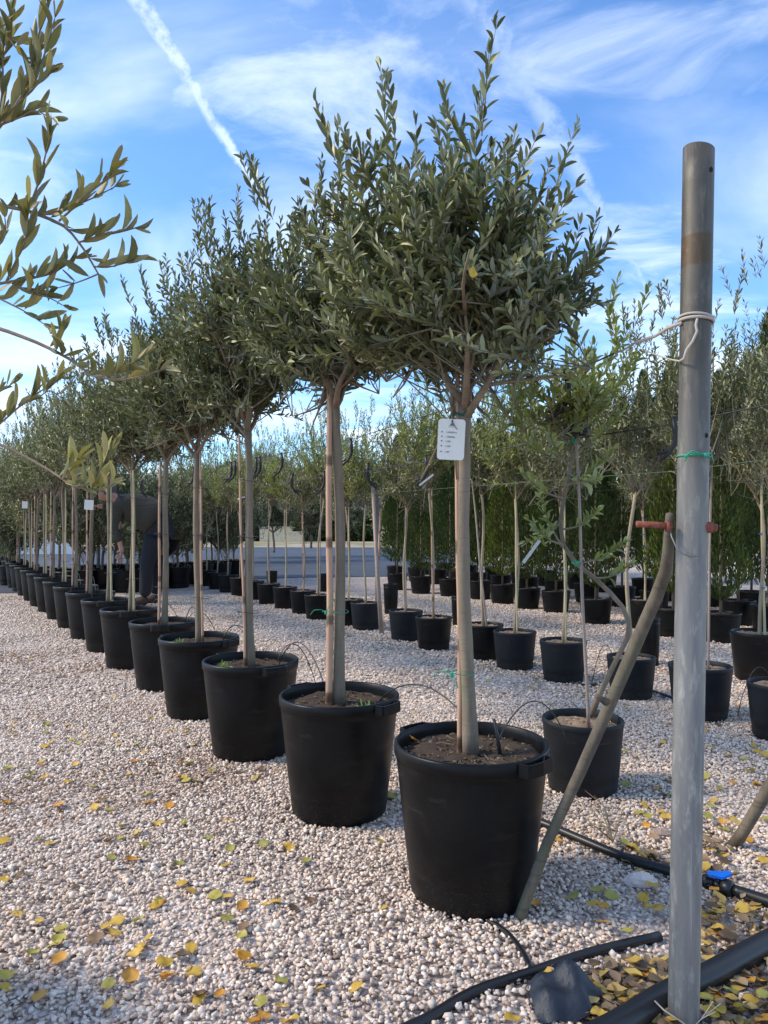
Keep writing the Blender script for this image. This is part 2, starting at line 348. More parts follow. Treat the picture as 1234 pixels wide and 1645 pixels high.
def pole_material():
    m = mat('galvanised_steel', (0.35, 0.35, 0.34), 0.55, 0.35, 0.4); t = NT(m)
    a = t.noise(t.coord((14, 14, 1.6)), 2.0, 7, 0.68); b = t.noise(t.coord((60, 60, 14)), 1.0, 5, 0.7)
    c = t.ramp(a, [(0.34, (0.16, 0.162, 0.165)), (0.50, (0.215, 0.21, 0.20)), (0.68, (0.29, 0.28, 0.25))])
    c = t.mix(t.ramp(b, [(0.52, (0, 0, 0)), (0.70, (.55, .55, .55))]), c, (0.50, 0.48, 0.42))
    tcc = t.n('ShaderNodeTexCoord'); sx = t.n('ShaderNodeSeparateXYZ'); t.l(tcc.outputs['Object'], sx.inputs[0])
    def band(z0, z1, e):
        p = t.n('ShaderNodeMapRange'); t.l(sx.outputs[2], p.inputs[0]); p.inputs[1].default_value = z0 - e; p.inputs[2].default_value = z0 + e
        q = t.n('ShaderNodeMapRange'); t.l(sx.outputs[2], q.inputs[0]); q.inputs[1].default_value = z1 + e; q.inputs[2].default_value = z1 - e
        return t.mix(1.0, p.outputs[0], q.outputs[0], 'MULTIPLY')
    rb = band(1.515, 1.576, 0.0025)
    rc = t.ramp(t.noise(t.coord((70, 70, 50)), 1.0, 6, 0.7), [(0.42, (0.21, 0.145, 0.085)), (0.60, (0.25, 0.17, 0.10)), (0.70, (0.50, 0.40, 0.22))])
    c = t.mix(t.mix(1.0, rb, (0.85, 0.85, 0.85), 'MULTIPLY'), c, rc)
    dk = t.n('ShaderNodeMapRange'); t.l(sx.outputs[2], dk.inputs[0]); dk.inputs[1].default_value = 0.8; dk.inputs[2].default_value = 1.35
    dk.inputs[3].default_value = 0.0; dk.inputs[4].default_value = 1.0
    c = t.mix(dk.outputs[0], c, t.mix(1.0, c, (0.42, 0.39, 0.34), 'MULTIPLY'))      # colour grows darker and browner towards the top
    # vertical pale runs near the foot
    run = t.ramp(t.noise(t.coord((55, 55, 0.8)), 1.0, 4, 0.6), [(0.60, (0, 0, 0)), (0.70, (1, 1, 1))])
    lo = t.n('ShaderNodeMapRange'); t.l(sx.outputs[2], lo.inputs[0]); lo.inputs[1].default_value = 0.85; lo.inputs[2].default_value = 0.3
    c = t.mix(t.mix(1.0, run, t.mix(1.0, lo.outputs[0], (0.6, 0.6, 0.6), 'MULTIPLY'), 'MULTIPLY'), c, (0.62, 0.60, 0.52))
    t.base(c); t.bump(b, 0.15, 0.001); return m
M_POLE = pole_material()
M_WOOD = bark_material('weathered_prop_wood', (0.055, 0.045, 0.033), (0.20, 0.165, 0.125), (0.14, 0.14, 0.085), 0.8, 0.9)

# ------------------------------------------------------------------ ground
def ground_material():
    m = mat('gravel_ground', (0.4, 0.37, 0.34), 0.92, 0, 0.2); t = NT(m)
    v = t.coord()
    vo = t.n('ShaderNodeTexVoronoi'); vo.inputs['Scale'].default_value = 52; t.l(v, vo.inputs['Vector'])
    vs = t.n('ShaderNodeSeparateColor'); t.l(vo.outputs['Color'], vs.inputs[0])
    c = t.ramp(vs.outputs[0], [(0.0, (0.24, 0.18, 0.145)), (0.25, (0.45, 0.365, 0.31)), (0.6, (0.60, 0.50, 0.43)), (1.0, (0.76, 0.68, 0.61))])
    e = t.n('ShaderNodeTexVoronoi'); e.feature = 'DISTANCE_TO_EDGE'; e.inputs['Scale'].default_value = 52; t.l(v, e.inputs['Vector'])
    c = t.mix(t.ramp(e.outputs['Distance'], [(0.0, (.8, .8, .8)), (0.08, (0, 0, 0))]), c, (0.24, 0.19, 0.155))
    big = t.noise(v, 0.9, 4, 0.6); c = t.mix(t.ramp(big, [(0.55, (0, 0, 0)), (0.75, (.35, .35, .35))]), c, (0.27, 0.22, 0.17))
    t.base(c); t.bump(e.outputs['Distance'], 0.9, 0.015); return m
M_GROUND = ground_material()
mb = MB()
def sheet(mb, pts, nx, ny, z): pass
mb.add([(-900, -40, 0), (900, -40, 0), (900, 1500, 0), (-900, 1500, 0)], [(0, 1, 2, 3)], False)
tag(link('ground', mb.mesh('ground', M_GROUND)), kind='structure')

# dry grass / earth beyond the nursery
M_EARTH = mat('far_earth', (0.20, 0.17, 0.09), 0.95); _t = NT(M_EARTH); _t.base(_t.ramp(_t.noise(_t.coord(), 0.35, 6), [(0.35, (0.16, 0.17, 0.05)), (0.5, (0.30, 0.25, 0.14)), (0.65, (0.42, 0.37, 0.28))]))
mb = MB(); mb.add([(-200, 36, .004), (200, 36, .004), (200, 400, .004), (-200, 400, .004)], [(0, 1, 2, 3)], False)
tag(link('earth', mb.mesh('earth', M_EARTH)), kind='structure')
# grey weed-control fabric
M_FAB = mat('weed_fabric', (0.075, 0.095, 0.13), 0.7); _t = NT(M_FAB); _t.base(_t.ramp(_t.noise(_t.coord((0.5, 3, 1)), 1.0, 6, 0.65), [(0.35, (0.040, 0.048, 0.062)), (0.6, (0.068, 0.080, 0.100)), (0.8, (0.10, 0.11, 0.13))]))
R = random.Random(5)
fp = [(-30, 11.3), (-5.6, 10.9), (-4.0, 11.3), (-3.55, 13.4), (-1.5, 14.2), (0.7, 14.6), (3.2, 26), (4, 34), (-30, 36)]
mb = MB(); mb.add([(x, y, .008) for x, y in fp], [tuple(range(len(fp)))], False)
tag(link('ground_fabric', mb.mesh('ground_fabric', M_FAB)), kind='structure')

# real crushed stones in the visible part of the ground
def stones(name, N, yr, sz, icos, faces, seed, zoff, density_pow=1.0, bias=0.0, mask=None):
    rs = np.random.RandomState(seed)
    y = np.sqrt(rs.uniform(yr[0] ** 2, yr[1] ** 2, N)); hw = 0.56 * y + 0.45
    x = rs.uniform(-1, 1, N) * hw
    s = 1.10 * rs.uniform(sz[0], sz[1], N) * (1 + 0.55 * (rs.rand(N) > 0.93))
    # random rotation
    yw = rs.uniform(0, pi, N); tl = rs.normal(0, .22, N); ta = rs.uniform(0, 2 * pi, N)
    q = np.stack([np.cos(yw) * np.cos(tl), np.sin(tl) * np.cos(ta), np.sin(tl) * np.sin(ta), np.sin(yw) * np.cos(tl)], 1); q /= np.linalg.norm(q, axis=1, keepdims=True)
    w_, a, b, c = q.T
    Rm = np.stack([1 - 2 * (b * b + c * c), 2 * (a * b - c * w_), 2 * (a * c + b * w_), 2 * (a * b + c * w_), 1 - 2 * (a * a + c * c), 2 * (b * c - a * w_),
                   2 * (a * c - b * w_), 2 * (b * c + a * w_), 1 - 2 * (a * a + b * b)], 1).reshape(-1, 3, 3)
    z = zoff + rs.uniform(-0.003, 0.005, N) + 0.006 * (np.sin(x * 5.1 + 1) * np.sin(y * 4.3)) 
    P = np.stack([x, y, z], 1)
    asp = np.stack([np.ones(N) * 1.05, rs.uniform(.62, .95, N), rs.uniform(.42, .70, N)], 1)
    S = s[:, None] * asp * 0.5
    pal = np.array([[.74, .63, .545], [.64, .53, .45], [.54, .43, .36], [.80, .72, .65], [.42, .34, .28], [.68, .54, .46], [.26, .20, .16], [.60, .53, .47]])
    pr = np.array([.26, .20, .12, .18, .06, .11, .02, .05]); C = pal[rs.choice(8, N, p=pr)] * rs.uniform(.84, 1.1, (N, 1)) * np.array([1.10, 1.065, .985])
    br = (np.sin(x * 1.7 + 2.0 * np.sin(y * 1.1)) * np.sin(y * 1.3 + 1.0)) > 0.72
    C = np.where((br & (rs.rand(N) < .35))[:, None], C * np.array([.62, .52, .44]), C)
    wh = rs.randint(0, len(icos), N)
    return inst_mesh(name, icos, faces, wh, P.astype(np.float32), Rm[:, :, 0], Rm[:, :, 1], Rm[:, :, 2], S.astype(np.float32), M_STONE, C.astype(np.float32))
g = (1 + sqrt(5)) / 2
ICO = np.array([(-1, g, 0), (1, g, 0), (-1, -g, 0), (1, -g, 0), (0, -1, g), (0, 1, g), (0, -1, -g), (0, 1, -g), (g, 0, -1), (g, 0, 1), (-g, 0, -1), (-g, 0, 1)], np.float32); ICO /= np.linalg.norm(ICO[0])
ICO_F = [(0, 11, 5), (0, 5, 1), (0, 1, 7), (0, 7, 10), (0, 10, 11), (1, 5, 9), (5, 11, 4), (11, 10, 2), (10, 7, 6), (7, 1, 8), (3, 9, 4), (3, 4, 2), (3, 2, 6), (3, 6, 8), (3, 8, 9), (4, 9, 5), (2, 4, 11), (6, 2, 10), (8, 6, 7), (9, 8, 1)]
rs = np.random.RandomState(3)
icos = np.stack([ICO * rs.uniform(.62, 1.28, (12, 1)) + rs.normal(0, .13, (12, 3)) for _ in range(28)])
for T_ in icos:
    for _ in range(5):
        nv = rs.normal(size=3); nv /= np.linalg.norm(nv); dd = np.maximum(0, T_ @ nv - rs.uniform(.38, .62)); T_ -= dd[:, None] * nv[None, :]
OCT = np.array([(1, 0, 0), (-1, 0, 0), (0, 1, 0), (0, -1, 0), (0, 0, 1), (0, 0, -1)], np.float32)
OCT_F = [(0, 2, 4), (2, 1, 4), (1, 3, 4), (3, 0, 4), (2, 0, 5), (1, 2, 5), (3, 1, 5), (0, 3, 5)]
octs = np.stack([OCT * rs.uniform(.75, 1.3, (6, 1)) + rs.normal(0, .12, (6, 3)) for _ in range(16)])
tag(link('gravel', stones('gravel', 108000, (1.2, 4.2), (0.0105, 0.0195), icos, ICO_F, 1, 0.005)), kind='stuff')
tag(link('gravel', stones('gravel_far', 110000, (4.1, 10.5), (0.014, 0.025), octs, OCT_F, 2, 0.004)), kind='stuff')

# ------------------------------------------------------------------ pots
def pot_meshes(Rt, Rb, H, m, seed=0, hi=True, handles=True):
    seg = 56 if hi else 24
    band = 0.030 * H / 0.41 + 0.004
    k = (Rt - Rb)
    prof = [(0.0, 0.004), (Rb - .006, 0.004), (Rb, 0.010)]
    rr = lambda z: Rb + k * 0.88 * (z / (H - band))
    for z in (0.07 * H, 0.17 * H): prof.append((rr(z), z))
    zs = H * 0.22; prof += [(rr(zs) - 0.0015, zs), (rr(zs) + 0.0012, zs + 0.004)]
    for q in (0.4, 0.6, 0.8, 0.95): prof.append((rr(q * (H - band)) + .001, q * (H - band)))
    prof += [(rr(H - band) + .001, H - band - .001), (Rt - .002, H - band), (Rt, H - band + .004), (Rt + .001, H - .004), (Rt - .002, H), (Rt - .007, H + .001), (Rt - .011, H - .003), (Rt - .013, H - .02), (Rt - .020, H - .09)]
    b = MB(); b.lathe(prof, seg); pot = b.mesh('pot', m)
    # handle: a loop of flat strip standing off the rim
    hb = MB(); w = 0.055; t = 0.005; d = 0.026; z0 = H - band - .001; z1 = H - .002
    path = [(Rt - .003, -w * 1.05), (Rt + d * .8, -w * .92), (Rt + d, -w * .8), (Rt + d + .004, 0), (Rt + d, w * .8), (Rt + d * .8, w * .92), (Rt - .003, w * 1.05)]
    inn = [(Rt - .003, -w * 1.05 + .007), (Rt + d * .8 - .004, -w * .92 + .006), (Rt + d - .006, -w * .8 + .004), (Rt + d - .003, 0), (Rt + d - .006, w * .8 - .004), (Rt + d * .8 - .004, w * .92 - .006), (Rt - .003, w * 1.05 - .007)]
    n = len(path); vs = [(x, y, z) for z in (z0, z1) for x, y in path] + [(x, y, z) for z in (z0, z1) for x, y in inn]
    fs = []
    for i in range(n - 1):
        fs += [(i, i + 1, n + i + 1, n + i), (2 * n + i + 1, 2 * n + i, 3 * n + i, 3 * n + i + 1), (n + i, n + i + 1, 3 * n + i + 1, 3 * n + i), (i + 1, i, 2 * n + i, 2 * n + i + 1)]
    hb.add(vs, fs, False); hm = hb.mesh('handle', m)
    return pot, hm
def soil_mesh(Rt, H, seed, pal, crumbs=260, drop=0.035):
    R = random.Random(seed); b = MB(); r = Rt - 0.014; zc = H - drop
    nr, ns = 9, 36; vs = [(0, 0, zc + .006)]; cols = []
    for i in range(1, nr + 1):
        for k in range(ns):
            a = 2 * pi * k / ns; rr = r * i / nr
            vs.append((rr * cos(a), rr * sin(a), zc + R.uniform(-.006, .006) + .004 * sin(a * 3 + i) - (.004 if i == nr else 0)))
    fs = [(0, 1 + k, 1 + (k + 1) % ns) for k in range(ns)]
    for i in range(nr - 1):
        for k in range(ns):
            k2 = (k + 1) % ns; fs.append((1 + i * ns + k, 1 + (i + 1) * ns + k, 1 + (i + 1) * ns + k2, 1 + i * ns + k2))
    b.add(vs, fs, True, 0, pal[0])
    for j in range(crumbs):
        a = R.uniform(0, 2 * pi); q = sqrt(R.random()) * (r - .008); s = R.choice((.002, .002, .003, .003, .004, .005))
        M = Matrix.Rotation(R.uniform(0, 3), 3, 'Z') @ Matrix.Rotation(R.uniform(0, 1), 3, 'X')
        el = (s * R.uniform(3, 7), s * .35, s * .3) if j % 6 == 0 else (s * R.uniform(.8, 2.0), s, s * .6)
        b.blob((q * cos(a), q * sin(a), zc + s * .5), el, j, .25, 0, R.choice(pal), M, 6)
    return b.mesh('soil', M_SOIL)
PAL_DARK = [(0.060, 0.042, 0.029), (0.13, 0.09, 0.06), (0.06, 0.045, 0.03), (0.14, 0.10, 0.065), (0.20, 0.15, 0.10), (0.10, 0.075, 0.05), (0.12, 0.08, 0.05), (0.20, 0.17, 0.13)]
PAL_PALE = [(0.26, 0.19, 0.13), (0.40, 0.32, 0.24), (0.33, 0.24, 0.17), (0.48, 0.40, 0.31), (0.22, 0.15, 0.10), (0.38, 0.28, 0.20)]

# ------------------------------------------------------------------ olive generator
UP = Vector((0, 0, 1))
def rv(R): return Vector((R.gauss(0, 1), R.gauss(0, 1), R.gauss(0, 1))).normalized()
def twig_path(o, d, L, n, R, up=0.35, wander=0.12):
    pts = [o.copy()]; d = d.normalized()
    for i in range(n):
        d = (d + UP * up / n + rv(R) * wander).normalized(); pts.append(pts[-1] + d * L / n)
    return pts
def leaf_tint(R, lo=.72, hi=1.25):
    v = R.uniform(lo, hi); 
    if R.random() < .10: v *= 1.35
    y = R.uniform(0, .16); return (v * (1 + y), v * (1 + y * .7), v * (1.08 - y * 2.2))
def put_leaves(out, pts, R, ll, spacing, t0=0.12, ang=(32, 66), wr=0.26, tint=(.72, 1.25), end=True, ub=0.28):
    L = sum((pts[i + 1] - pts[i]).length for i in range(len(pts) - 1)); s = L * t0; k = R.randint(0, 1)
    seg = [(pts[i + 1] - pts[i]).length for i in range(len(pts) - 1)]
    while s < L:
        acc = 0
        for i, q in enumerate(seg):
            if acc + q >= s: break
            acc += q
        t = (s - acc) / max(q, 1e-6); p = pts[i].lerp(pts[i + 1], t); d = (pts[i + 1] - pts[i]).normalized()
        a = d.cross(UP); a = a.normalized() if a.length > .1 else d.orthogonal().normalized(); b = d.cross(a)
        base = k * pi / 2 + R.uniform(-.4, .4)
        for sgn in (0, pi):
            if R.random() < .08: continue
            an = base + sgn; side = a * cos(an) + b * sin(an); th = radians(R.uniform(*ang))
            ld = (d * cos(th) + side * sin(th) + rv(R) * .16 + UP * ub).normalized()
            upv = (d * sin(th) - side * cos(th)) * -1
            upv = (d * 1.0 + UP * .35 + rv(R) * .45 - side * .2)
            l = ll * R.uniform(.72, 1.15) * (1.0 if s < L * .85 else .72)
            out.append((p + side * .002, ld, upv, l, l * wr * R.uniform(.85, 1.15), leaf_tint(R, *tint)))
        s += spacing * R.uniform(.8, 1.25); k ^= 1
    if end:
        for j in range(2):
            l = ll * R.uniform(.55, .8); out.append((pts[-1], (pts[-1] - pts[-2]).normalized() + rv(R) * .3, rv(R), l, l * wr, leaf_tint(R, *tint)))

def olive(seed, soil_z, fork_z, top_z, Rc, r0, ntw, ll=0.046, nsub=2, prim=5, spacing=0.017, lean=(0, 0), sprout=16, tint=(.72, 1.25),
          leafmat=None, barkm=None, lo=False, sideR=None, shape=(1, 1), wr=0.26, wob=0.012, upb=0.6, trunk_pts=None, lowfill=0.0, cshift=0):
    R = random.Random(seed); leafmat = leafmat or M_OLIVE; barkm = barkm or M_BARK
    tb = MB(); n = 12
    if trunk_pts is None:
        ph = R.uniform(0, 6); tp = []
        for i in range(n + 1):
            t = i / n; z = soil_z - .02 + (fork_z - soil_z + .02) * t
            tp.append(Vector((lean[0] * t + wob * sin(ph + t * 5) * t, lean[1] * t + wob * cos(ph * 2 + t * 4) * t, z)))
    else: tp = trunk_pts; n = len(tp) - 1
    rad = [r0 * (1.22 if i == 0 else 1.06 if i == 1 else 1.0 - .22 * i / n) * (1 + .05 * sin(i * 2.3 + seed)) for i in range(n + 1)]; rad[-1] *= 1.15
    tb.tube(tp, rad, 12 if not lo else 8)
    f = tp[-1]; c = Vector((f.x + cshift, f.y, (f.z + top_z) / 2 + .02)); az = (top_z - f.z) / 2 + .02
    anchors = []; lim = tb
    for i in range(prim):
        a = 2 * pi * i / prim + R.uniform(-.4, .4); el = radians(R.uniform(38, 68)) if i else radians(82)
        d = Vector((cos(a) * cos(el), sin(a) * cos(el), sin(el))); L = R.uniform(.62, .85) * min(Rc, az) * (1.3 if not i else 1)
        p = twig_path(f - UP * .02 * (i % 3), d, L, 5, R, .25, .14)
        lim.tube(p, [r0 * (.62 - .09 * j) for j in range(6)], 7 if not lo else 5, mi=1)
        anchors += [(p[j], r0 * .3) for j in (1, 2, 2, 3, 3, 4, 4, 5, 5)]
        for k in range(4):
            j = R.randint(1, 5); d2 = ((p[j] - c).normalized() * .5 + rv(R) * .8 + UP * .35).normalized()
            p2 = twig_path(p[j], d2, R.uniform(.35, .6) * Rc, 4, R, .3, .16)
            lim.tube(p2, [r0 * (.30 - .05 * q) for q in range(5)], 5 if not lo else 4, mi=1)
            anchors += [(p2[q], r0 * .16) for q in (1, 2, 3, 4, 4)]
    trunk = tb.mesh('trunk', barkm, M_LIMB)
    cb = MB(); leaves = []
    irr = [R.uniform(.88, 1.08) for _ in range(26)]
    def reach(dv):
        a = (atan2(dv.y, dv.x) / (2 * pi) + 1) % 1 * 13; b = irr[int(a) % 13] * (1 - a % 1) + irr[(int(a) + 1) % 13] * (a % 1)
        e = irr[13 + int((dv.z + 1) * 5.9)]; return b * .6 + e * .4
    for i in range(ntw):
        o, _ = R.choice(anchors)
        rel = o - c; rn = Vector((rel.x / Rc, rel.y / Rc, rel.z / az))
        out = rv(R); out.z = out.z * .85 + .05
        if out.z < -.35 and R.random() > lowfill: out.z *= -.6
        out = (out.normalized() + rn * .6).normalized()
        q = reach(out); hh = sqrt(out.x ** 2 + out.y ** 2); wd = (hh ** 2.5 + abs(out.z) ** 2.5) ** (-1 / 2.5) * .97; tgt = c + Vector((out.x * Rc * wd, out.y * Rc * wd, out.z * az * wd)) * q * R.uniform(.55, 1.02)
        if lowfill < 1: tgt.z = max(tgt.z, f.z + .03 + R.uniform(0, .10))
        dv = tgt - o; L = min(max(dv.length, .10), .80)
        start = o
        ub = upb * (1 if out.z > 0 else .45)
        d = (dv.normalized() + UP * .05).normalized()
        p = twig_path(start, d - UP * ub * .35, L, 5, R, ub, .10)
        if lowfill < 1 and (min(v.z for v in p[1:]) < f.z + .015): continue
        cb.tube(p, [.0026, .0023, .0020, .0016, .0012, .0008], 3 if lo else 4, cap=False)
        put_leaves(leaves, p, R, ll, spacing, .22 if L < .4 else .42, wr=wr, tint=tint)
        for k in range(nsub):
            j = R.randint(1, 4); d2 = ((p[j + 1] - p[j]).normalized() + rv(R) * .9 + UP * .25).normalized()
            p2 = twig_path(p[j], d2, R.uniform(.07, .16), 3, R, .35, .1)
            if lowfill < 1 and p2[-1].z < f.z + .03: continue
            cb.tube(p2, [.0016, .0014, .0011, .0008], 3, cap=False)
            put_leaves(leaves, p2, R, ll * .92, spacing, .12, wr=wr, tint=tint)
    for i in range(sprout):     # upright shoots breaking the outline
        a = R.uniform(0, 2 * pi); rr = sqrt(R.random()) * .85; x, y = cos(a) * rr * Rc, sin(a) * rr * Rc
        zt = c.z + az * sqrt(max(0, 1 - rr * rr)) * .84
        p = twig_path(Vector((c.x + x, c.y + y, zt)), UP + Vector((cos(a), sin(a), 0)) * .5 * rr, R.uniform(.10, .20) * (Rc / .4), 5, R, .3, .08)
        cb.tube(p, [.0022, .002, .0017, .0014, .001, .0007], 4, cap=False)
        put_leaves(leaves, p, R, ll * .95, spacing * 1.15, .05, ang=(25, 50), wr=wr, tint=tint)
    if lowfill < 1:
        leaves = [l for l in leaves if not (l[0].z < f.z + .035 or (l[0].z < f.z + (.10 if seed == 11 else .07) and (l[0].xy - f.xy).length < (.14 if seed == 11 else .11)))]
    bm_ = cb.mesh('twigs', M_TWIG); lm = leaves_mesh('leaves', leaves, leafmat, lo, seed)
    return trunk, bm_, lm

def add_tree(parent, parts, names=('trunk', 'branches', 'crown')):
    t = link(names[0], parts[0], parent); c = link(names[2], parts[2], parent); b = link('twigs', parts[1], c)
    return t, c

# ------------------------------------------------------------------ main row of potted standards
P0 = [(0.238, 2.01), (-0.157, 2.58), (-0.589, 3.25), (-0.984, 3.91), (-1.367, 4.57), (-1.81, 5.25), (-2.22, 5.92)]
for i in range(7, 21): P0.append((-2.22 - .41 * (i - 6), 5.92 + .665 * (i - 6)))
potHi = pot_meshes(.2095, .164, .412, M_POT); potLo = pot_meshes(.2095, .164, .412, M_POT, hi=False)
soils = [soil_mesh(.2095, .412, k, PAL_DARK, (650, 420, 220, 80)[k]) for k in range(4)]
trees_hi = {
    0: olive(11, .377, 1.33, 2.02, .455, .0205, 240, .046, 2, 6, .0180, (-.030, 0), 14, (.62, 1.60), lowfill=.6, upb=.34, wr=.29, cshift=-.060),
    1: olive(23, .377, 1.43, 2.14, .42, .0205, 205, .044, 2, 5, .0180, (-.005, 0), 16, (.58, 1.45), lowfill=.6, upb=.42, wr=.29),
    2: olive(37, .377, 1.43, 2.25, .43, .0190, 200, .045, 2, 5, .0185, (-.02, 0), 20, (.60, 1.5), lowfill=.6, upb=.42, wr=.29),
    3: olive(41, .377, 1.40, 2.30, .44, .0180, 190, .047, 2, 5, .020, (-.02, 0), 20, (.62, 1.55), lowfill=.6, upb=.42, wr=.29)}
trees_lo = [olive(50 + k, .377, 1.38 + .02 * k, 2.36 + .05 * k, .47, .018, 150, .056, 2, 5, .024, (0, 0), 16, (.70, 1.65), lo=True, wr=.32, lowfill=.6, upb=.5) for k in range(3)]
def stake_mesh(x0, y0, x1, y1, z0, z1, r, m, rng, knots=True):
    b = MB(); n = 16; pts = []; rad = []
    for i in range(n + 1):
        t = i / n; pts.append(Vector((x0 + (x1 - x0) * t + .002 * sin(9 * t + x0 * 40), y0 + (y1 - y0) * t, z0 + (z1 - z0) * t)))
        rad.append(r * (1 - .25 * t) * (1.10 if knots and i % 4 == 0 else 1.0))
    b.tube(pts, rad, 8); return b.mesh('stake', m)
RS = random.Random(9)
row_pos = []
SIDE = ['left', 'left', 'left', 'right', 'left', 'right', 'right', 'left', 'left', 'right', 'left', 'right', 'left', 'right', 'right', 'left', 'right', 'left', 'right', 'left', 'right']
desc0 = {0: 'nearest and largest potted olive standard, with a white tag and green tie on its trunk',
         1: 'second olive standard of the front row, thick pale red cane left of its trunk'}
tie_m = None
for i, (x, y) in enumerate(P0):
    lab = desc0.get(i, '%s olive standard from the camera in the front row, cane %s of its trunk' % (ORD[i], SIDE[i]))
    t = empty('potted_olive_tree', (x, y, 0), 0, lab, 'tree', 'potted olive standards in the front row')
    pm, hm = (potHi if i < 5 else potLo)
    p = link('pot', pm, t)
    ang = {0: (-48, 132), 1: (-38, 135), 2: (-52, 130)}.get(i, (RS.uniform(-80, -20), 0)); ang = ang if i < 3 else (ang[0], ang[0] + 180)
    for a in ang:
        h = link('handle', hm, p); h.rotation_euler = (0, 0, radians(a))
    s = link('soil', soils[min(i, 3)], t)
    tr = trees_hi[i] if i < 4 else (trees_hi[2 + i % 2] if i < 7 else trees_lo[i % 3])
    rz = 0 if i < 4 else RS.uniform(0, 6.28)
    a_, c_ = add_tree(t, tr); a_.rotation_euler = (0, 0, rz); c_.rotation_euler = (0, 0, rz)
    sc_ = 1 if i < 4 else RS.uniform(.95, 1.06); c_.scale = (sc_, sc_, 1)
    sgn = -1 if SIDE[i] == 'left' else 1
    if i == 0: sm = stake_mesh(-.028, .012, -.040, -.012, .36, 1.42, .0075, M_STAKE, RS)
    elif i == 1: sm = stake_mesh(-.033, -.018, -.034, -.018, .36, 1.46, .0125, M_STAKE, RS)
    elif i == 2: sm = stake_mesh(-.020, -.020, -.052, -.01, .36, 1.40, .0065, M_STAKE, RS)
    elif i == 3: sm = stake_mesh(.022, -.02, .010, -.02, .36, 1.40, .007, M_STAKE, RS)
    else: sm = stake_mesh(sgn * .027, -.018, sgn * .024, -.014, .36, 1.40, .009, M_STAKE if sgn < 0 else M_CANE, RS)
    link('stake', sm, t)
    # green or dark ties round trunk and cane
    for z in ((.60,) if i == 0 else (.70,) if i == 1 else (.62, .95, 1.2) if i < 12 else ()):
        b = MB(); cx = sgn * .014 - (.012 if i == 0 else 0); R0 = .032 if i > 0 else .030
        tw = -.022 if i == 0 else 0
        ring = [Vector((tw * .4 + cx + (R0 + .014) * cos(a), (.030) * sin(a) - .001, z + .004 * sin(2 * a))) for a in [2 * pi * k / 20 for k in range(21)]]
        b.tube(ring, .0013 if i < 2 else .0012, 5, cap=False)
        if i < 2:
            k0 = Vector((cx - .030, -.036, z)); b.blob(k0, (.006, .005, .007), 1, .2)
            b.tube([k0, k0 + Vector((-.015, -.012, .012)), k0 + Vector((-.04, -.01, .010)), k0 + Vector((-.055, -.006, -.008))], .0013, 4)
            b.tube([k0, k0 + Vector((.012, -.01, .025)), k0 + Vector((.028, -.012, .050))] if i == 1 else [k0, k0 + Vector((.010, -.008, -.012)), k0 + Vector((.016, -.01, -.034))], .0015, 4)
            b.tube([k0, k0 + Vector((.006, -.008, -.02)), k0 + Vector((.004, -.006, -.05))], .0013, 4)
        link('tie', b.mesh('tie', M_GREEN if i < 2 else M_DWIRE), t)
    # small weeds on the soil
    if i in (1, 2, 3, 4, 6):
        wl_ = []; Rw = random.Random(i); cw = Vector(((.09, -.12, .376), (-.11, -.06, .376), (-.08, -.10, .376), (-.05, -.1, .376), (0.04, -.1, .376))[(1, 2, 3, 4, 6).index(i)])
        for j in range(16 if i < 4 else 9):
            a = Rw.uniform(0, 6.28); el = Rw.uniform(.3, 1.3)
            wl_.append((cw + Vector((Rw.uniform(-.02, .02), Rw.uniform(-.02, .02), 0)), Vector((cos(a) * cos(el), sin(a) * cos(el), sin(el))), UP + rv(Rw) * .3, Rw.uniform(.025, .05), .009, leaf_tint(Rw)))
        link('weed', leaves_mesh('weed', wl_, M_WEED, False, i), t)
    row_pos.append((x, y))

# stones lying on the second pot's soil and dead leaf on the first
b = MB(); b.blob((-.157 - .055, 2.58 - .145, .388), (.026, .016, .012), 4, .18, col=(.50, .45, .30)); tag(link('stone', b.mesh('stone', M_STONE)), 'yellowish pebble on the soil of the second pot, left of the cane', 'stone')
b = MB(); b.blob((-.157 + .018, 2.58 - .150, .385), (.022, .013, .009), 7, .12, col=(.42, .38, .30)); tag(link('stone', b.mesh('stone', M_STONE)), 'flat grey pebble on the soil of the second pot, right of the cane', 'stone')

# a plain clear marker stick and drip stake on the first pot's soil
b = MB(); b.tube([(.238 + .078, 2.01 - .02, .37), (.238 + .070, 2.01 - .015, .43), (.238 + .061, 2.01 - .012, .475)], [.006, .005, .004], 6)
tag(link('drip_stake', b.mesh('drip_stake', M_DWIRE)), 'thin dark drip stake standing in the soil of the nearest pot', 'drip stake')

# ------------------------------------------------------------------ plant tag with its printing
def rounded_rect(w, h, r, n=5):
    pts = []
    for cx, cy, a0 in ((w / 2 - r, h / 2 - r, 0), (-w / 2 + r, h / 2 - r, 90), (-w / 2 + r, -h / 2 + r, 180), (w / 2 - r, -h / 2 + r, 270)):
        for k in range(n + 1): a = radians(a0 + 90 * k / n); pts.append((cx + r * cos(a), cy + r * sin(a)))
    return pts
def text_mesh(s, size):
    cu = bpy.data.curves.new('writing', 'FONT'); cu.body = s; cu.size = size; cu.extrude = 0.0002
    o = bpy.data.objects.new('writing', cu); COL.objects.link(o)
    dg = bpy.context.evaluated_depsgraph_get(); me = bpy.data.meshes.new_from_object(o.evaluated_get(dg)); bpy.data.objects.remove(o); bpy.data.curves.remove(cu)
    return me
tp = D(725, 706, 1.955)
tgE = empty('plant_tag', tp, 0, 'white plastic plant tag with printed lines tied to the nearest olive trunk', 'tag'); tgE.rotation_euler = (radians(4), radians(2.5), 0)
W_, H_ = .072, .108; rr = rounded_rect(W_, H_, .009); n = len(rr); b = MB()
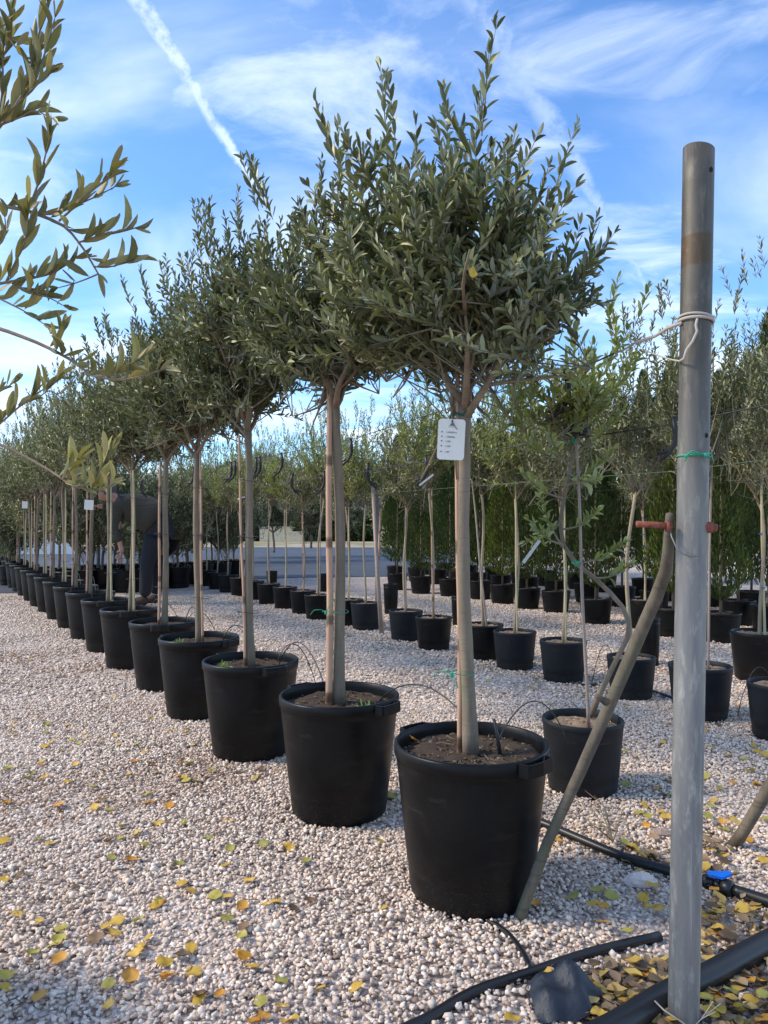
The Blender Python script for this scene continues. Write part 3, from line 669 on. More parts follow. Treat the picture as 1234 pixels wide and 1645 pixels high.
b.add([(x, -.0006, z) for x, z in rr] + [(x, .0006, z) for x, z in rr], [tuple(range(n - 1, -1, -1)), tuple(range(n, 2 * n))] + [(k, (k + 1) % n, n + (k + 1) % n, n + k) for k in range(n)], False)
link('card', b.mesh('card', M_TAG), tgE)
pm = MB()
def flat(pm, pts): pm.add([(x, -.0010, z) for x, z in pts], [tuple(range(len(pts)))], False)
flat(pm, [(-.007, .036), (.007, .036), (.002, .0425), (0, .046), (-.002, .0425)])
flat(pm, [(-.009, .0325), (.009, .0325), (.009, .0335), (-.009, .0335)])
for j, z in enumerate((.018, .006, -.006, -.019, -.034)):
    flat(pm, [(-.0255 + .0024 * cos(k * pi / 3), z + .0014 + .0024 * sin(k * pi / 3)) for k in range(6)])
ins = pm.mesh('print', M_INK); link('print', ins, tgE)
for s, z, sz in ((': 1.000000 m', .0165, .0062), (': 1.000000s', .0045, .0062), (': 1.500', -.0075, .0062), (': 1.020"', -.0205, .0062), (': 1.80"', -.0355, .0062)):
    me = text_mesh(s, sz); me.materials.append(M_INK); o = link('writing', me, tgE, (-.0185, -.0012, z)); o.rotation_euler = (pi / 2, 0, 0)
b = MB(); b.tube([(0, -.002, .046), (.002, -.006, .053), (.001, .004, .062), (.0, .02, .068)], .001, 4); b.tube([(0, -.003, .048), (.008, -.008, .034), (.014, -.008, .026)], .0011, 4)
b.blob((.0, -.005, .0485), (.0025, .002, .0025), 1, .2); link('wire', b.mesh('wire', M_DWIRE), tgE)
# dark green tie round the trunk just over the tag
b = MB(); tc0 = Vector((.238 - .028, 2.01, 1.30)); b.tube([tc0 + Vector((.029 * cos(a), .027 * sin(a), .006 * sin(a * 2))) for a in [2 * pi * k / 18 for k in range(19)]], .003, 5, cap=False)
b.tube([tc0 + Vector((.0, -.028, 0)), tc0 + Vector((.02, -.036, .018)), tc0 + Vector((.034, -.034, .004))], .0022, 4)
tag(link('string_tie', b.mesh('string_tie', mat('dark_green_string', (0.01, 0.08, 0.05), 0.7))), 'dark green tie knotted round the nearest trunk just above its white tag', 'tie')

def small_tag(px, py, Y, w, h, rot, lab, m=M_TAG, bend=0.0, grp=None):
    p = D(px, py, Y); b = MB(); n = 6; vs = []; 
    for i in range(n + 1):
        t = i / n - .5; 
        for s in (-.5, .5):
            for q in (-.0005, .0005): vs.append((s * w, q + bend * (t * t), t * h))
    fs = []
    for i in range(n): o = i * 4; fs += [(o, o + 4, o + 6, o + 2), (o + 1, o + 3, o + 7, o + 5), (o, o + 1, o + 5, o + 4), (o + 2, o + 6, o + 7, o + 3)]
    fs += [(0, 2, 3, 1), (n * 4, n * 4 + 1, n * 4 + 3, n * 4 + 2)]
    b.add(vs, fs, False); o = link('plant_tag', b.mesh('plant_tag', m), None, p); o.rotation_euler = (radians(5), radians(rot), radians(10))
    tag(o, lab, 'tag', grp)
small_tag(143, 811, 6.35, .075, .085, 5, 'white card tag held in the hand of the bending person')
small_tag(40, 811, 10.5, .075, .10, 3, 'small white card tag hanging on a far trunk at the left edge of the photo')
small_tag(854, 886, 3.9, .018, .150, 36, 'long pale grey strip tag slanting beside the bent olive branch', M_TAGG)
small_tag(685, 771, 4.9, .013, .118, 52, 'white strip tag slanting left of the nearest trunk below its card tag')
small_tag(386, 800, 6.6, .012, .070, 72, 'white strip tag sticking out left of the third trunk', bend=.4)

# ------------------------------------------------------------------ pole, prop, rope, strings
base = Vector((.601, 1.475, 0)); top = Vector((.629, 1.468, 1.755)); ax = (top - base).normalized()
t = empty('metal_pole', base, 0, 'tall grey galvanised pipe pole with a rusty band near its open top', 'pole')
b = MB(); rp = .0298; seg = 40; vs = []; n = 24
for i in range(n + 1):
    q = i / n; c = (top - base) * q
    for k in range(seg):
        a = 2 * pi * k / seg; dz = (-.006 * cos(a) - .003) * (1 if i == n else 0) * -1 * -1
        vs.append(c + Vector((cos(a) * rp, sin(a) * rp, dz)))
fs = [(i * seg + k, i * seg + (k + 1) % seg, (i + 1) * seg + (k + 1) % seg, (i + 1) * seg + k) for i in range(n) for k in range(seg)]
o1 = len(vs); c = (top - base)
for zz_ in (0, -.25):
    for k in range(seg):
        a = 2 * pi * k / seg; vs.append(c + ax * zz_ + Vector((cos(a) * (rp - .0028), sin(a) * (rp - .0028), (-.006 * cos(a) - .003) if zz_ == 0 else 0)))
fs += [(n * seg + k, n * seg + (k + 1) % seg, o1 + (k + 1) % seg, o1 + k) for k in range(seg)]
fs += [(o1 + k, o1 + (k + 1) % seg, o1 + seg + (k + 1) % seg, o1 + seg + k) for k in range(seg)]
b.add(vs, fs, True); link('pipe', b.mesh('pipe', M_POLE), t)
def on_pole(z, ang, r=rp): 
    c = (top - base) * (z / 1.755); return c + Vector((cos(radians(ang)) * r, sin(radians(ang)) * r, 0))
b = MB()
for z, a, rr_, ty in ((1.700, -62, .0042, 1), (1.178, -62, .0038, 1)):
    c = on_pole(z, a, rp + .0010); M = Matrix.Rotation(radians(a), 3, 'Z') @ Matrix.Rotation(pi / 2, 3, 'Y')
    vs = [c + M @ Vector((rr_ * 1.3 * cos(k * pi / 8), rr_ * sin(k * pi / 8), 0)) for k in range(16)]; b.add(vs, [tuple(range(16))], False)
link('bolt_hole', b.mesh('bolt_hole', mat('dark_hole', (0.004, 0.004, 0.004), 0.9)), t)
# rusty threaded bolt through pole with nut
bz = 1.0
boltp = MB(); cy = -.012
boltp.tube([(-.098, cy, bz + .004), (-.028, cy, bz)], .0066, 10)
for k in range(14): pass
boltp.tube([(-.040, cy, bz), (-.033, cy, bz)], .012, 6)
bolt = link('bolt', boltp.mesh('bolt', M_RUST), t)
b = MB(); b.tube([(.020, -.018, bz - .002), (.050, -.020, bz - .003)], .0115, 6, smooth=False); b.tube([(.049, -.020, bz - .003), (.058, -.021, bz - .003)], .0075, 10)
link('nut', b.mesh('nut', M_RUST), bolt)

# wooden prop leaning on the pole
pts = [G(833, 1476) + Vector((0, 0, -.02)), G(839, 1462, .03), D(880, 1352, 1.85), D(930, 1245, 1.80), D(985, 1120, 1.74), D(1030, 1015, 1.68), D(1055, 958, 1.62), D(1070, 915, 1.575), D(1074, 880, 1.53), D(1075, 850, 1.50), D(1076, 826, 1.485)]
b = MB(); Rp = random.Random(2); b.tube(pts, [.0165, .0140, .0128, .0132, .0142, .0148, .0145, .0132, .0115, .0095, .008], 14, jitter=.05, rng=Rp)
b.tube([D(975, 1128, 1.72), D(958, 1118, 1.70)], [.010, .006], 7)
tag(link('wooden_prop', b.mesh('wooden_prop', M_WOOD)), 'weathered branch prop leaning up against the tall grey pole', 'prop')
pts = [G(1178, 1360), D(1195, 1335, 2.25), D(1234, 1268, 2.2), D(1300, 1150, 2.1), D(1345, 1060, 2.05)]
b = MB(); b.tube(pts, [.020, .018, .019, .018, .016], 10, jitter=.05, rng=Rp)
tag(link('wooden_prop', b.mesh('wooden_prop', M_WOOD)), 'foot of a second weathered branch prop at the right edge of the photo', 'prop')

def string(name, pts, r, m, lab, cat, sides=5, grp=None):
    b = MB(); b.tube(pts, r, sides); return tag(link(name, b.mesh(name, m)), lab, cat, grp)
def ring_pts(z, r, dz, a0=0, a1=360, n=28):
    return [base + on_pole(z + dz * cos(radians(a0 + (a1 - a0) * k / n) + 2.6), a0 + (a1 - a0) * k / n, r) for k in range(n + 1)]
# rope: coil round pole + hanging tail + frayed run to the wire
b = MB(); b.tube(ring_pts(1.408, rp + .003, .003), .0032, 6, cap=False); b.tube(ring_pts(1.413, rp + .003, .006, 100, 430), .0025, 6)
s0 = base + on_pole(1.404, 195, rp + .003); wire_a = D(960, 580, 1.95)
run = [s0.lerp(wire_a, k / 8) + Vector((0, 0, .003 * sin(k * 2.1))) for k in range(9)]
b.tube(run[:7], [.0032, .0042, .0032, .0042, .0028, .0022, .0018], 6)
for k in range(16):
    q = run[0].lerp(run[5], k / 16.0); b.tube([q, q + Vector((-.006, -.002, (.008 if k % 2 else -.008)))], .0010, 3)
q0 = base + on_pole(1.406, -108, rp + .004)
b.tube([q0, D(1118, 522, 1.437), D(1120, 532, 1.436), D(1113, 548, 1.437), D(1103, 562, 1.438), D(1099, 576, 1.44), D(1092, 580, 1.455), D(1080, 578, 1.50), D(1060, 572, 1.56), D(1036, 563, 1.63)], [.0024, .0026, .0026, .0026, .0026, .0028, .002, .0016, .0016, .0015], 6)
tag(link('rope', b.mesh('rope', M_ROPE)), 'pale frayed rope wound round the tall grey pole with a hanging tail', 'rope')
b = MB(); b.tube(ring_pts(1.138, rp + .0015, .002), .0016, 6, cap=False); k0 = base + on_pole(1.139, -72, rp + .004); b.blob(k0, (.007, .004, .004), 1, .3)
b.tube([k0, D(1108, 728, 1.436), D(1100, 741, 1.437)], .0018, 5); b.tube([k0, D(1112, 724, 1.43), D(1099, 735, 1.437)], .0014, 5); b.tube([k0, k0 + Vector((.010, -.002, .004)), k0 + Vector((.014, -.002, -.012))], .0016, 5)
tag(link('string_tie', b.mesh('string_tie', M_GREEN)), 'bright green string knotted round the tall grey pole', 'tie')
b = MB(); b.tube([D(1076, 845, 1.463), D(1079, 862, 1.455), D(1087, 880, 1.440), D(1098, 890, 1.435), D(1110, 894, 1.436), D(1124, 892, 1.441), D(1134, 888, 1.456)], .0016, 5)
tag(link('wire', b.mesh('wire', M_WIRE)), 'thin steel wire loop binding the prop to the tall pole', 'wire')
b = MB(); q = base + on_pole(.085, -90, rp + .003)
b.tube([D(1052, 1608, 1.47), D(1066, 1622, 1.445), D(1082, 1633, 1.435), D(1100, 1645, 1.43), D(1110, 1655, 1.43)], .0016, 4)
for e in ((1146, 1608), (1158, 1612), (1150, 1625), (1140, 1630)): b.tube([D(1112, 1652, 1.43), D(1128, 1636, 1.425), D(e[0], e[1], 1.40)], .0009, 3)
tag(link('string_tie', b.mesh('string_tie', M_ROPE)), 'pale string tied round the foot of the tall pole with loose ends', 'tie')

# cables along the rows
cab1 = [D(960, 580, 1.95), Vector((.68, 2.79, 1.585)), Vector((-.25, 5.15, 1.60)), Vector((-1.5, 7.3, 1.62)), Vector((-3.6, 10.9, 1.66)), Vector((-7, 16.5, 1.7))]
string('cable', [run[6]] + cab1, .0024, M_DWIRE, 'thin dark cable running from the pole rope along the trees, hung with black hooks', 'cable')
cab2 = [Vector((1.75, 1.6, 1.43)), D(1234, 650, 2.4), D(1085, 681, 2.62), D(940, 702, 2.79), D(800, 722, 3.6), D(560, 762, 5.6), D(420, 780, 7.6)]
string('cable', cab2, .0024, M_DWIRE, 'black cable passing behind the tall pole at the height of the green tie', 'cable')
cab3 = [Vector((2.3, 2.4, 1.32)), D(1234, 738, 3.0), D(1085, 757, 3.4), D(970, 765, 3.7), D(800, 778, 4.7), D(640, 790, 6.2), D(520, 799, 8.2)]
string('string_line', cab3, .0012, mat('pale_green_string', (0.12, 0.17, 0.11), 0.7), 'taut pale green string line stretched behind the pole below the green tie', 'string')
cab4 = [Vector((2.6, 3.2, 1.2)), D(1234, 771, 3.6), D(1080, 781, 4.2), D(900, 792, 5.2)]
string('cable', cab4, .0015, M_DWIRE, 'thin dark wire behind the pole just below the pale green string', 'cable')
def hook(p, s, flip, lab):
    b = MB(); f = flip
    b.blob(p, (.012 * s, .010 * s, .012 * s), 3, .2)
    b.tube([p, p + Vector((.008 * f, -.004, -.05)) * s, p + Vector((.006 * f, -.006, -.10)) * s, p + Vector((-.018 * f, -.006, -.145)) * s, p + Vector((-.055 * f, -.004, -.175)) * s], [.011 * s, .012 * s, .011 * s, .009 * s, .006 * s], 8)
    b.tube([p + Vector((-.012 * f, -.006, -.138)) * s, p + Vector((-.04 * f, .006, -.142)) * s, p + Vector((-.065 * f, .01, -.150)) * s], [.008 * s, .007 * s, .005 * s], 6)
    b.blob(p + Vector((-.055 * f, -.004, -.178)) * s, (.009 * s, .007 * s, .006 * s), 4, .2)
    tag(link('rubber_hook', b.mesh('rubber_hook', M_RUBBER)), lab, 'hook', 'black rubber hooks hanging from the cable')
hook(D(909, 597, 2.75), 1.0, 1, 'largest curved black rubber hook, hanging from the cable right of the nearest crown')
hook(D(1082, 672, 2.6), .85, 1, 'curved black rubber hook just left of the tall pole, under the black cable')
hk = [(563, 706, 5.0, 1, 'between the nearest two trunks, beside the thicker trunk'), (684, 733, 4.6, 1, 'just left of the white card tag'), (592, 745, 5.3, -1, 'above the distant grey metal post'), (452, 729, 5.8, 1, 'leftmost side of the second trunk, highest there'),
      (417, 735, 6.0, 1, 'just right of the third trunk'), (411, 736, 6.3, 1, 'touching the right side of the third trunk'), (377, 742, 6.4, 1, 'just left of the third trunk'), (371, 744, 6.7, 1, 'second to the left of the third trunk'), (310, 752, 7.0, 1, 'behind the fourth trunk'),
      (190, 778, 8.4, -1, 'over the shoulder of the bending person'), (228, 773, 8.2, -1, 'over the back of the bending person'), (520, 758, 6.0, 1, 'left of the second cane'), (470, 762, 6.4, -1, 'low between the second and third trunks')]
for px, py, Y, f, l in hk: hook(D(px, py, Y), 1.0, f, 'small curved black rubber hook ' + l)

# ------------------------------------------------------------------ second row of young potted olives
pot2 = pot_meshes(.150, .124, .262, M_POT_G, hi=True); pot2b = pot_meshes(.150, .124, .262, M_POT, hi=False)
soil2 = soil_mesh(.150, .262, 77, PAL_PALE, 180, .022); soil2b = soil_mesh(.150, .262, 78, PAL_PALE, 60, .018)
whips = [olive(100 + k, .24, 1.16 + .05 * k, 2.06 + .09 * k, .37, .0115, 105, .044, 2, 4, .021, (.03 * (-1) ** k, 0), 12, (.85, 1.6), barkm=M_BARK_L, lo=True, wr=.30, wob=.03, upb=.7, lowfill=.7, leafmat=(M_OLIVE_Y if k % 2 else M_OLIVE)) for k in range(4)]
whipsT = [olive(110 + k, .24, 1.20, 2.18 + .08 * k, .33, .012, 70, .042, 2, 4, .020, (.02, 0), 12, (.85, 1.5), barkm=M_BARK_L, lo=(k > 1), wr=.24, wob=.03, upb=1.0) for k in range(3)]
def cane_mesh(x0, y0, x1, y1, z1, r, m, blue=False):
    return stake_mesh(x0, y0, x1, y1, .22, z1, r, m, RS), blue
young = []
def young_tree(px, py, var, rot, stake=None, lab='', s=1.0, pm=None, sm=None, grp='young potted olives in the second row', potscale=1.0, ties=None):
    p = G(px, py); t = empty('young_olive_tree', p, 0, lab, 'tree', grp)
    po = link('pot', (pm or pot2b)[0], t); po.scale = (potscale,) * 3
    so_ = link('soil', sm or soil2b, t); so_.scale = (potscale,) * 3
    a_, c_ = add_tree(t, var); a_.rotation_euler = (0, 0, rot); c_.rotation_euler = (0, 0, rot); a_.scale = (1, 1, s); c_.scale = (s, s, s)
    if stake:
        x0, x1, z1, r, m = stake; link('stake', stake_mesh(x0, -.02, x1, -.02, .22, z1, r, m, RS), t)
        if ties:
            for z in ties:
                b = MB(); q = (z - .22) / (z1 - .22); cx = x0 + (x1 - x0) * q
                b.tube([Vector((cx + .016 * cos(a), -.014 + .014 * sin(a), z)) for a in [2 * pi * k / 10 for k in range(11)]], .0035, 5, cap=False); b.blob((cx - .012, -.03, z), (.008, .005, .005), 1, .3)
                link('tie', b.mesh('tie', M_BLUE), t)
    return t
young_tree(1014, 1120, whipsT[0], 2.0, None, 'young olive with a crooked pale trunk, in the pot just left of the tall pole', pm=pot2, sm=soil2, potscale=.92)
young_tree(1125, 1152, whipsT[1], .5, (.03, .06, 1.9, .007, M_STAKE_G), 'young olive whose grey pot peeks out right of the tall pole', pm=pot2, sm=soil2, potscale=1.05)
young_tree(1256, 1186, whipsT[2], 1.0, (.0, .03, 2.1, .007, M_STAKE_G), 'young olive in a black pot cut off by the right edge of the photo', pm=pot2, sm=soil2, potscale=1.0)
spec = [(905, 1093, 0, 1.1, (.010, .0, 1.3, .006, M_CANE), 'young olive with an S-bent pale trunk in front of the cypress row', 1.0, pot2),
        (827, 1073, 1, 2.2, (.012, .0, 1.35, .0065, M_CANE), 'young olive beside a yellow cane, in a grey pot right of the nearest trunk', 1.0, pot2),
        (777, 1058, 2, 3.0, (.02, -.09, 1.35, .008, M_STAKE_G), 'young olive with a cane slanting left, close behind the nearest trunk on its right', 1.0, pot2b),
        (697, 1042, 3, .4, (-.01, -.02, 1.30, .0075, M_STAKE), 'young olive with a reddish cane just left of the nearest trunk', 1.0, pot2b),
        (652, 1028, 0, 4.0, (.0, -.005, 1.38, .006, M_STAKE_G), 'young olive midway between the two nearest trunks, straight grey cane', 1.0, pot2),
        (588, 1011, 1, 5.2, None, 'young olive with thin wavy trunk right of the second trunk, beside the leaning poles', 1.0, pot2),
        (560, 1004, 2, 1.7, (.01, .0, 1.3, .006, M_CANE), 'young olive half hidden behind the second trunk of the front row', .95, pot2b),
        (511, 994, 3, 2.9, (.02, .03, 1.35, .006, M_STAKE_G), 'young olive in the first pot left of the second trunk', 1.0, pot2b),
        (487, 985, 0, .9, (.01, -.01, 1.35, .006, M_STAKE), 'young olive in the second pot left of the second trunk, crossed by a red cane', 1.0, pot2b),
        (458, 977, 1, 3.6, (.01, .02, 1.3, .006, M_CANE), 'young olive in the third pot left of the second trunk', 1.0, pot2b),
        (432, 970, 2, 5.0, (.012, .0, 1.35, .006, M_STAKE_G), 'young olive in the first pot right of the third trunk, an empty pot behind it', 1.0, pot2b),
        (407, 964, 3, .2, None, 'young olive directly behind the third trunk', 1.0, pot2b),
        (386, 957, 0, 2.2, None, 'young olive in the first pot left of the third trunk, thick pale stem', 1.05, pot2b),
        (366, 951, 1, 4.4, (.01, .0, 1.3, .005, M_STAKE_G), 'young olive in the second pot left of the third trunk', 1.0, pot2b),
        (349, 946, 2, 1.2, None, 'young olive in the third pot left of the third trunk', 1.0, pot2b),
        (332, 941, 3, 3.2, (.01, .0, 1.3, .006, M_CANE), 'young olive just right of the fourth trunk', 1.0, pot2b),
        (300, 934, 1, .2, None, 'young olive just left of the fourth trunk', 1.05, pot2b),
        (284, 930, 2, 2.7, None, 'young olive between the fourth and fifth trunks', 1.0, pot2b)]
for px, py, k, rot, st, lab, s, pm_ in spec: young_tree(px, py, whips[k], rot, st, lab, s, pm_, soil2 if pm_ is pot2 else soil2b)

# crooked young olive in the near grey pot (right of the front pot)
pa = G(936, 1268); t = empty('crooked_olive_tree', pa, 0, 'crooked young olive in the grey pot right behind the nearest pot, broad pale green leaves', 'tree')
pA = pot_meshes(.151, .126, .272, M_POT_G); link('pot', pA[0], t); link('soil', soil_mesh(.151, .272, 91, PAL_PALE, 260, .03), t)
Y0 = pa.y
tpx = [(950, 1150, 0), (962, 1118, 0), (985, 1070, -.02), (1008, 1025, -.02), (1011, 1000, -.02), (1000, 975, 0), (980, 952, 0), (955, 928, .02), (925, 905, .03), (905, 875, .03), (900, 840, .03), (908, 790, .02), (918, 745, 0), (922, 715, 0)]
tpts = [D(x, y, Y0 + d) - pa for x, y, d in tpx]
trA = olive(201, .25, 1.3, 1.80, .31, .0098, 34, .046, 2, 5, .019, (0, 0), 8, (.9, 1.5), leafmat=M_OLIVE_Y, barkm=M_BARK, wr=.36, trunk_pts=tpts, lowfill=1.0, upb=.5)
a_, c_ = add_tree(t, trA)
Rr = random.Random(77); L = []; cb = MB()
for (x0, y0), (x1, y1), dd in (((955, 928), (1012, 905), -.05), ((925, 905), (1005, 870), -.1), ((905, 875), (850, 835), -.1), ((905, 880), (868, 800), 0), ((903, 850), (960, 820), -.12), ((905, 800), (840, 760), -.1), ((910, 780), (985, 720), -.12), ((915, 740), (830, 700), -.15), ((918, 730), (1000, 660), -.15), ((900, 840), (845, 870), .05), ((915, 750), (880, 690), -.2), ((915, 760), (960, 770), -.15)):
    p = [(D(x0, y0, Y0) - pa).lerp(D(x1, y1, Y0 + dd) - pa, k / 5) + Vector((0, 0, .02 * sin(k / 5 * pi) * -1)) for k in range(6)]
    cb.tube(p, [.0045, .004, .0034, .0028, .002, .0012], 5, cap=False); put_leaves(L, p, Rr, .046, .015, .35, wr=.38, tint=(.95, 1.6))
link('low_foliage', leaves_mesh('low_foliage', L, M_OLIVE_Y, False, 4), a_); link('side_branch', cb.mesh('side_branch', M_TWIG), a_)
link('stake', stake_mesh(*(D(945, 1135, Y0 - .02) - pa)[:2], *(D(926, 715, Y0 - .02) - pa)[:2], .24, 1.32, .0068, M_STAKE_G, RS), t)
b = MB(); ctr = D(927, 904, Y0 - .01) - pa; b.tube([ctr + Vector((.018 * cos(a), .016 * sin(a), .004 * sin(a))) for a in [2 * pi * k / 12 for k in range(13)]], .003, 5, cap=False); b.blob(ctr + Vector((-.004, -.02, 0)), (.008, .006, .008), 1, .3)
ctr2 = D(924, 708, Y0 - .02) - pa; b.blob(ctr2, (.012, .010, .010), 2, .3); b.tube([ctr2, ctr2 + Vector((-.02, -.01, .0)), ctr2 + Vector((-.035, 0, -.02))], .002, 4); link('tie', b.mesh('tie', M_GREEN), t)
b = MB(); kn = D(925, 694, Y0 - .04) - pa
for j in range(9): b.blob(kn + Vector((Rr.uniform(-.035, .035), Rr.uniform(-.02, .02), Rr.uniform(-.012, .018))), (.018, .014, .011), j, .3)
link('rubber_knot', b.mesh('rubber_knot', M_RUBBER), t)

# blue-tied whips behind
young_tree(1036, 1010, whips[0], 1.3, (0, -.03, 1.42, .008, M_CANE), 'young olive on a pale cane with blue ties, left of the pole', 1.0, pot2b, soil2b, 'young olives with blue-tied canes', 1.1, ties=(1.08, .92, .80, .68))
young_tree(1221, 1092, whipsT[1], 4.3, (0.02, -.01, 1.60, .009, M_CANE), 'young olive on a pale cane with blue ties at the right edge of the photo', .95, pot2b, soil2b, 'young olives with blue-tied canes', 1.2, ties=(.95, .78, .60))

# ------------------------------------------------------------------ cypress block
def cypress(seed, H=2.15, R0=.20, z0=.30):
    R = random.Random(seed); L = []; lob = [R.uniform(.8, 1.15) for _ in range(12)]
    for i in range(6400):
        u = R.random() ** .85; z = z0 + (H - z0) * u
        prof = (1 - u) ** .55 * (min(1, u / .10)) ** .5 * (1 + .15 * sin(u * 23 + seed)); a = R.uniform(0, 2 * pi)
        q = lob[int(a / 2 / pi * 12) % 12]; r = R0 * prof * q * (R.uniform(.45, 1.05) ** .6)
        p = Vector((cos(a) * r, sin(a) * r, z)); d = Vector((cos(a) * .45, sin(a) * .45, 1.0)) + rv(R) * .35
        v = R.uniform(.40, 1.0) * (1.5 if lob[(int(a / 2 / pi * 12) + int(z * 5)) % 12] > 1.05 else 1); l = R.uniform(.035, .075)
        L.append((p, d, Vector((cos(a), sin(a), .2)) + rv(R) * .4, l, l * R.uniform(.22, .34), (v * R.uniform(.85, 1.15), v, v * .8)))
    f = leaves_mesh('crown', L, M_CYP, True, seed)
    b = MB(); b.tube([(0, 0, .22), (.004, 0, .8), (0, .005, 1.6)], [.014, .012, .006], 7); tr = b.mesh('trunk', M_BARK)
    return tr, f
cyps = [cypress(300 + k, 2.22 + .12 * k, .27 + .014 * k, .34 + .04 * (k % 3)) for k in range(5)]
potC = pot_meshes(.165, .135, .255, M_POT, hi=False); soilC = soil_mesh(.165, .255, 80, PAL_DARK, 40, .02)
cy_rows = [[(1160, 1031), (1085, 1022), (955, 1001), (895, 984), (843, 978), (805, 970), (768, 962), (722, 958), (678, 953), (640, 947)],
           [(1236, 1015), (1188, 1004), (1120, 994), (1050, 984), (1000, 975), (945, 968), (893, 961), (850, 955), (806, 950), (768, 945), (733, 941), (700, 938), (668, 934), (636, 931)],
           [(1275, 996), (1210, 985), (1150, 975), (1090, 966), (1030, 958), (975, 951), (925, 946), (880, 941), (835, 937), (795, 933), (755, 929), (715, 926), (680, 923)]]
Rc = random.Random(4); cnt = 0
wherec = ['front', 'middle', 'back']
for r, rowl in enumerate(cy_rows):
    for j, (px, py) in enumerate(rowl):
        if py > 945 or j % 1 == 0:
            p = G(px + Rc.uniform(-4, 4), py); k = Rc.randint(0, 4)
            t = empty('cypress_tree', p, Rc.uniform(0, 6.28), '%s potted cypress from the right in the %s line of the dense cypress block' % (ORD[j] if j else 'first', wherec[r]), 'tree', 'potted cypresses standing close together')
            s = Rc.uniform(.9, 1.1) * (1.04 if px > 900 else .97) * (1, 1.07, 1.13)[r]
            link('pot', potC[0], t); link('soil', soilC, t)
            a = link('trunk', cyps[k][0], t); c = link('crown', cyps[k][1], t); a.scale = (1, 1, s); c.scale = (1, 1, s)
# low pots standing among them
for (px, py, h, w, lab) in ((437, 948, .30, .085, 'empty black pot standing upright behind the young olives, right of the third trunk'), (521, 950, .27, .09, 'empty black pot half hidden left of the second trunk'),
                            (628, 986, .34, .085, 'tall black perforated pot beside the leaning brown poles'), (1043, 1068, .34, .075, 'tall narrow black pot behind the prop, wrapped in scuffed film'),
                            (738, 1005, .30, .08, 'narrow black pot just right of the nearest trunk behind the second row')):
    pmt = pot_meshes(w, w * .85, h, M_POT, hi=False); tag(link('empty_pot', pmt[0], None, G(px, py)), lab, 'pot')

# ------------------------------------------------------------------ olive bushes and trees behind the person, far hedge
bush = [olive(400 + k, .2, 0.50 + .12 * k, 2.2 + .2 * k, .66, .022, 190, .078, 2, 5, .036, (0, 0), 8, (.85, 1.4), lo=True, wr=.30, lowfill=1.0) for k in range(2)]
Rb = random.Random(8)
bl = [(128, 952), (165, 949), (205, 951), (246, 947), (285, 944), (322, 938), (352, 934), (60, 944), (20, 940), (95, 948), (-20, 936), (185, 938), (225, 937), (265, 935), (302, 933), (340, 929), (375, 927), (150, 940)]
for j, (px, py) in enumerate(bl):
    p = G(px, py); k = j % 2
    t = empty('olive_bush', p, Rb.uniform(0, 6), '%s bushy potted olive in the dim line behind the bending person' % ORD[j], 'tree', 'bushy olives behind the bending person')
    pp = link('pot', pot2b[0], t); pp.scale = (1.5, 1.5, 1.3); sp_ = link('soil', soil2b, t); sp_.scale = (1.5, 1.5, 1.3)
    a_, c_ = add_tree(t, bush[k]); s = Rb.uniform(.95, 1.2); a_.scale = c_.scale = (s, s, s)
# background line of taller olives on the right
for j, (px, Y, s) in enumerate([(690, 17, 1.35), (760, 16, 1.3), (640, 19, 1.5), (560, 22, 1.4), (500, 24, 1.5), (440, 21, 1.35), (380, 23, 1.6), (860, 15, 1.2), (960, 14, 1.15), (310, 20, 1.5), (1060, 13, 1.2), (1250, 12, 1.3)]):
    p = Vector(((px - CX) / F * Y, Y, 0))
    t = empty('olive_tree', p, Rb.uniform(0, 6), '%s grey-green olive tree standing far behind, %s' % (ORD[j] if j else 'first', 'seen beyond the cypress block' if px > 600 else 'seen beyond the ground fabric'), 'tree', 'olive trees in the far background')
    a_, c_ = add_tree(t, bush[j % 2]); a_.scale = c_.scale = (s * 1.2, s * 1.2, s)

def hedge(name, x0, x1, y, depth, H, N, size, mat_, lab, seed):
    R = random.Random(seed); L = []
    for i in range(N):
        x = R.uniform(x0, x1); top = H * (1 + .10 * sin(x * .7 + seed) + .06 * sin(x * 2.3)); f = R.random()
        if f < .7: p = Vector((x, y + R.uniform(-.3, .25) + .3 * sin(x * 1.3), R.uniform(0, top)))
        else: p = Vector((x, y + R.uniform(0, depth), top + R.uniform(-.4, .25)))
        v = R.uniform(.5, 1.35); l = R.uniform(.6, 1.2) * size
        L.append((p, rv(R) + UP * .5 + Vector((0, -.4, 0)), rv(R) + Vector((0, -.6, .3)), l, l * .5, (v, v, v * .9)))
    t = empty(name, (0, 0, 0), 0, lab, 'hedge'); link('foliage', leaves_mesh('foliage', L, mat_, True, seed), t)
    b = MB(); b.box(((x0 + x1) / 2, y + depth * .5 + .3, H * .43), (x1 - x0 - .5, depth, H * .86)); link('dark_core', b.mesh('dark_core', mat('hedge_interior', (0.012, 0.018, 0.008), 0.95)), t)  # near-black box stands in for the shade inside the hedge
hedge('hedge', -13, -.2, 48, 3, 4.6, 9000, .50, M_HEDGE, 'tall clipped green hedge beyond the ground fabric, behind the beige planter', 1)
hedge('hedge', -40, -13.5, 44, 4, 3.6, 8000, .50, M_HEDGE, 'long dark hedge far away at the left', 2)
hedge('hedge', .3, 34, 40, 3, 3.2, 9000, .50, M_HEDGE, 'long dark hedge far behind the cypress block', 3)

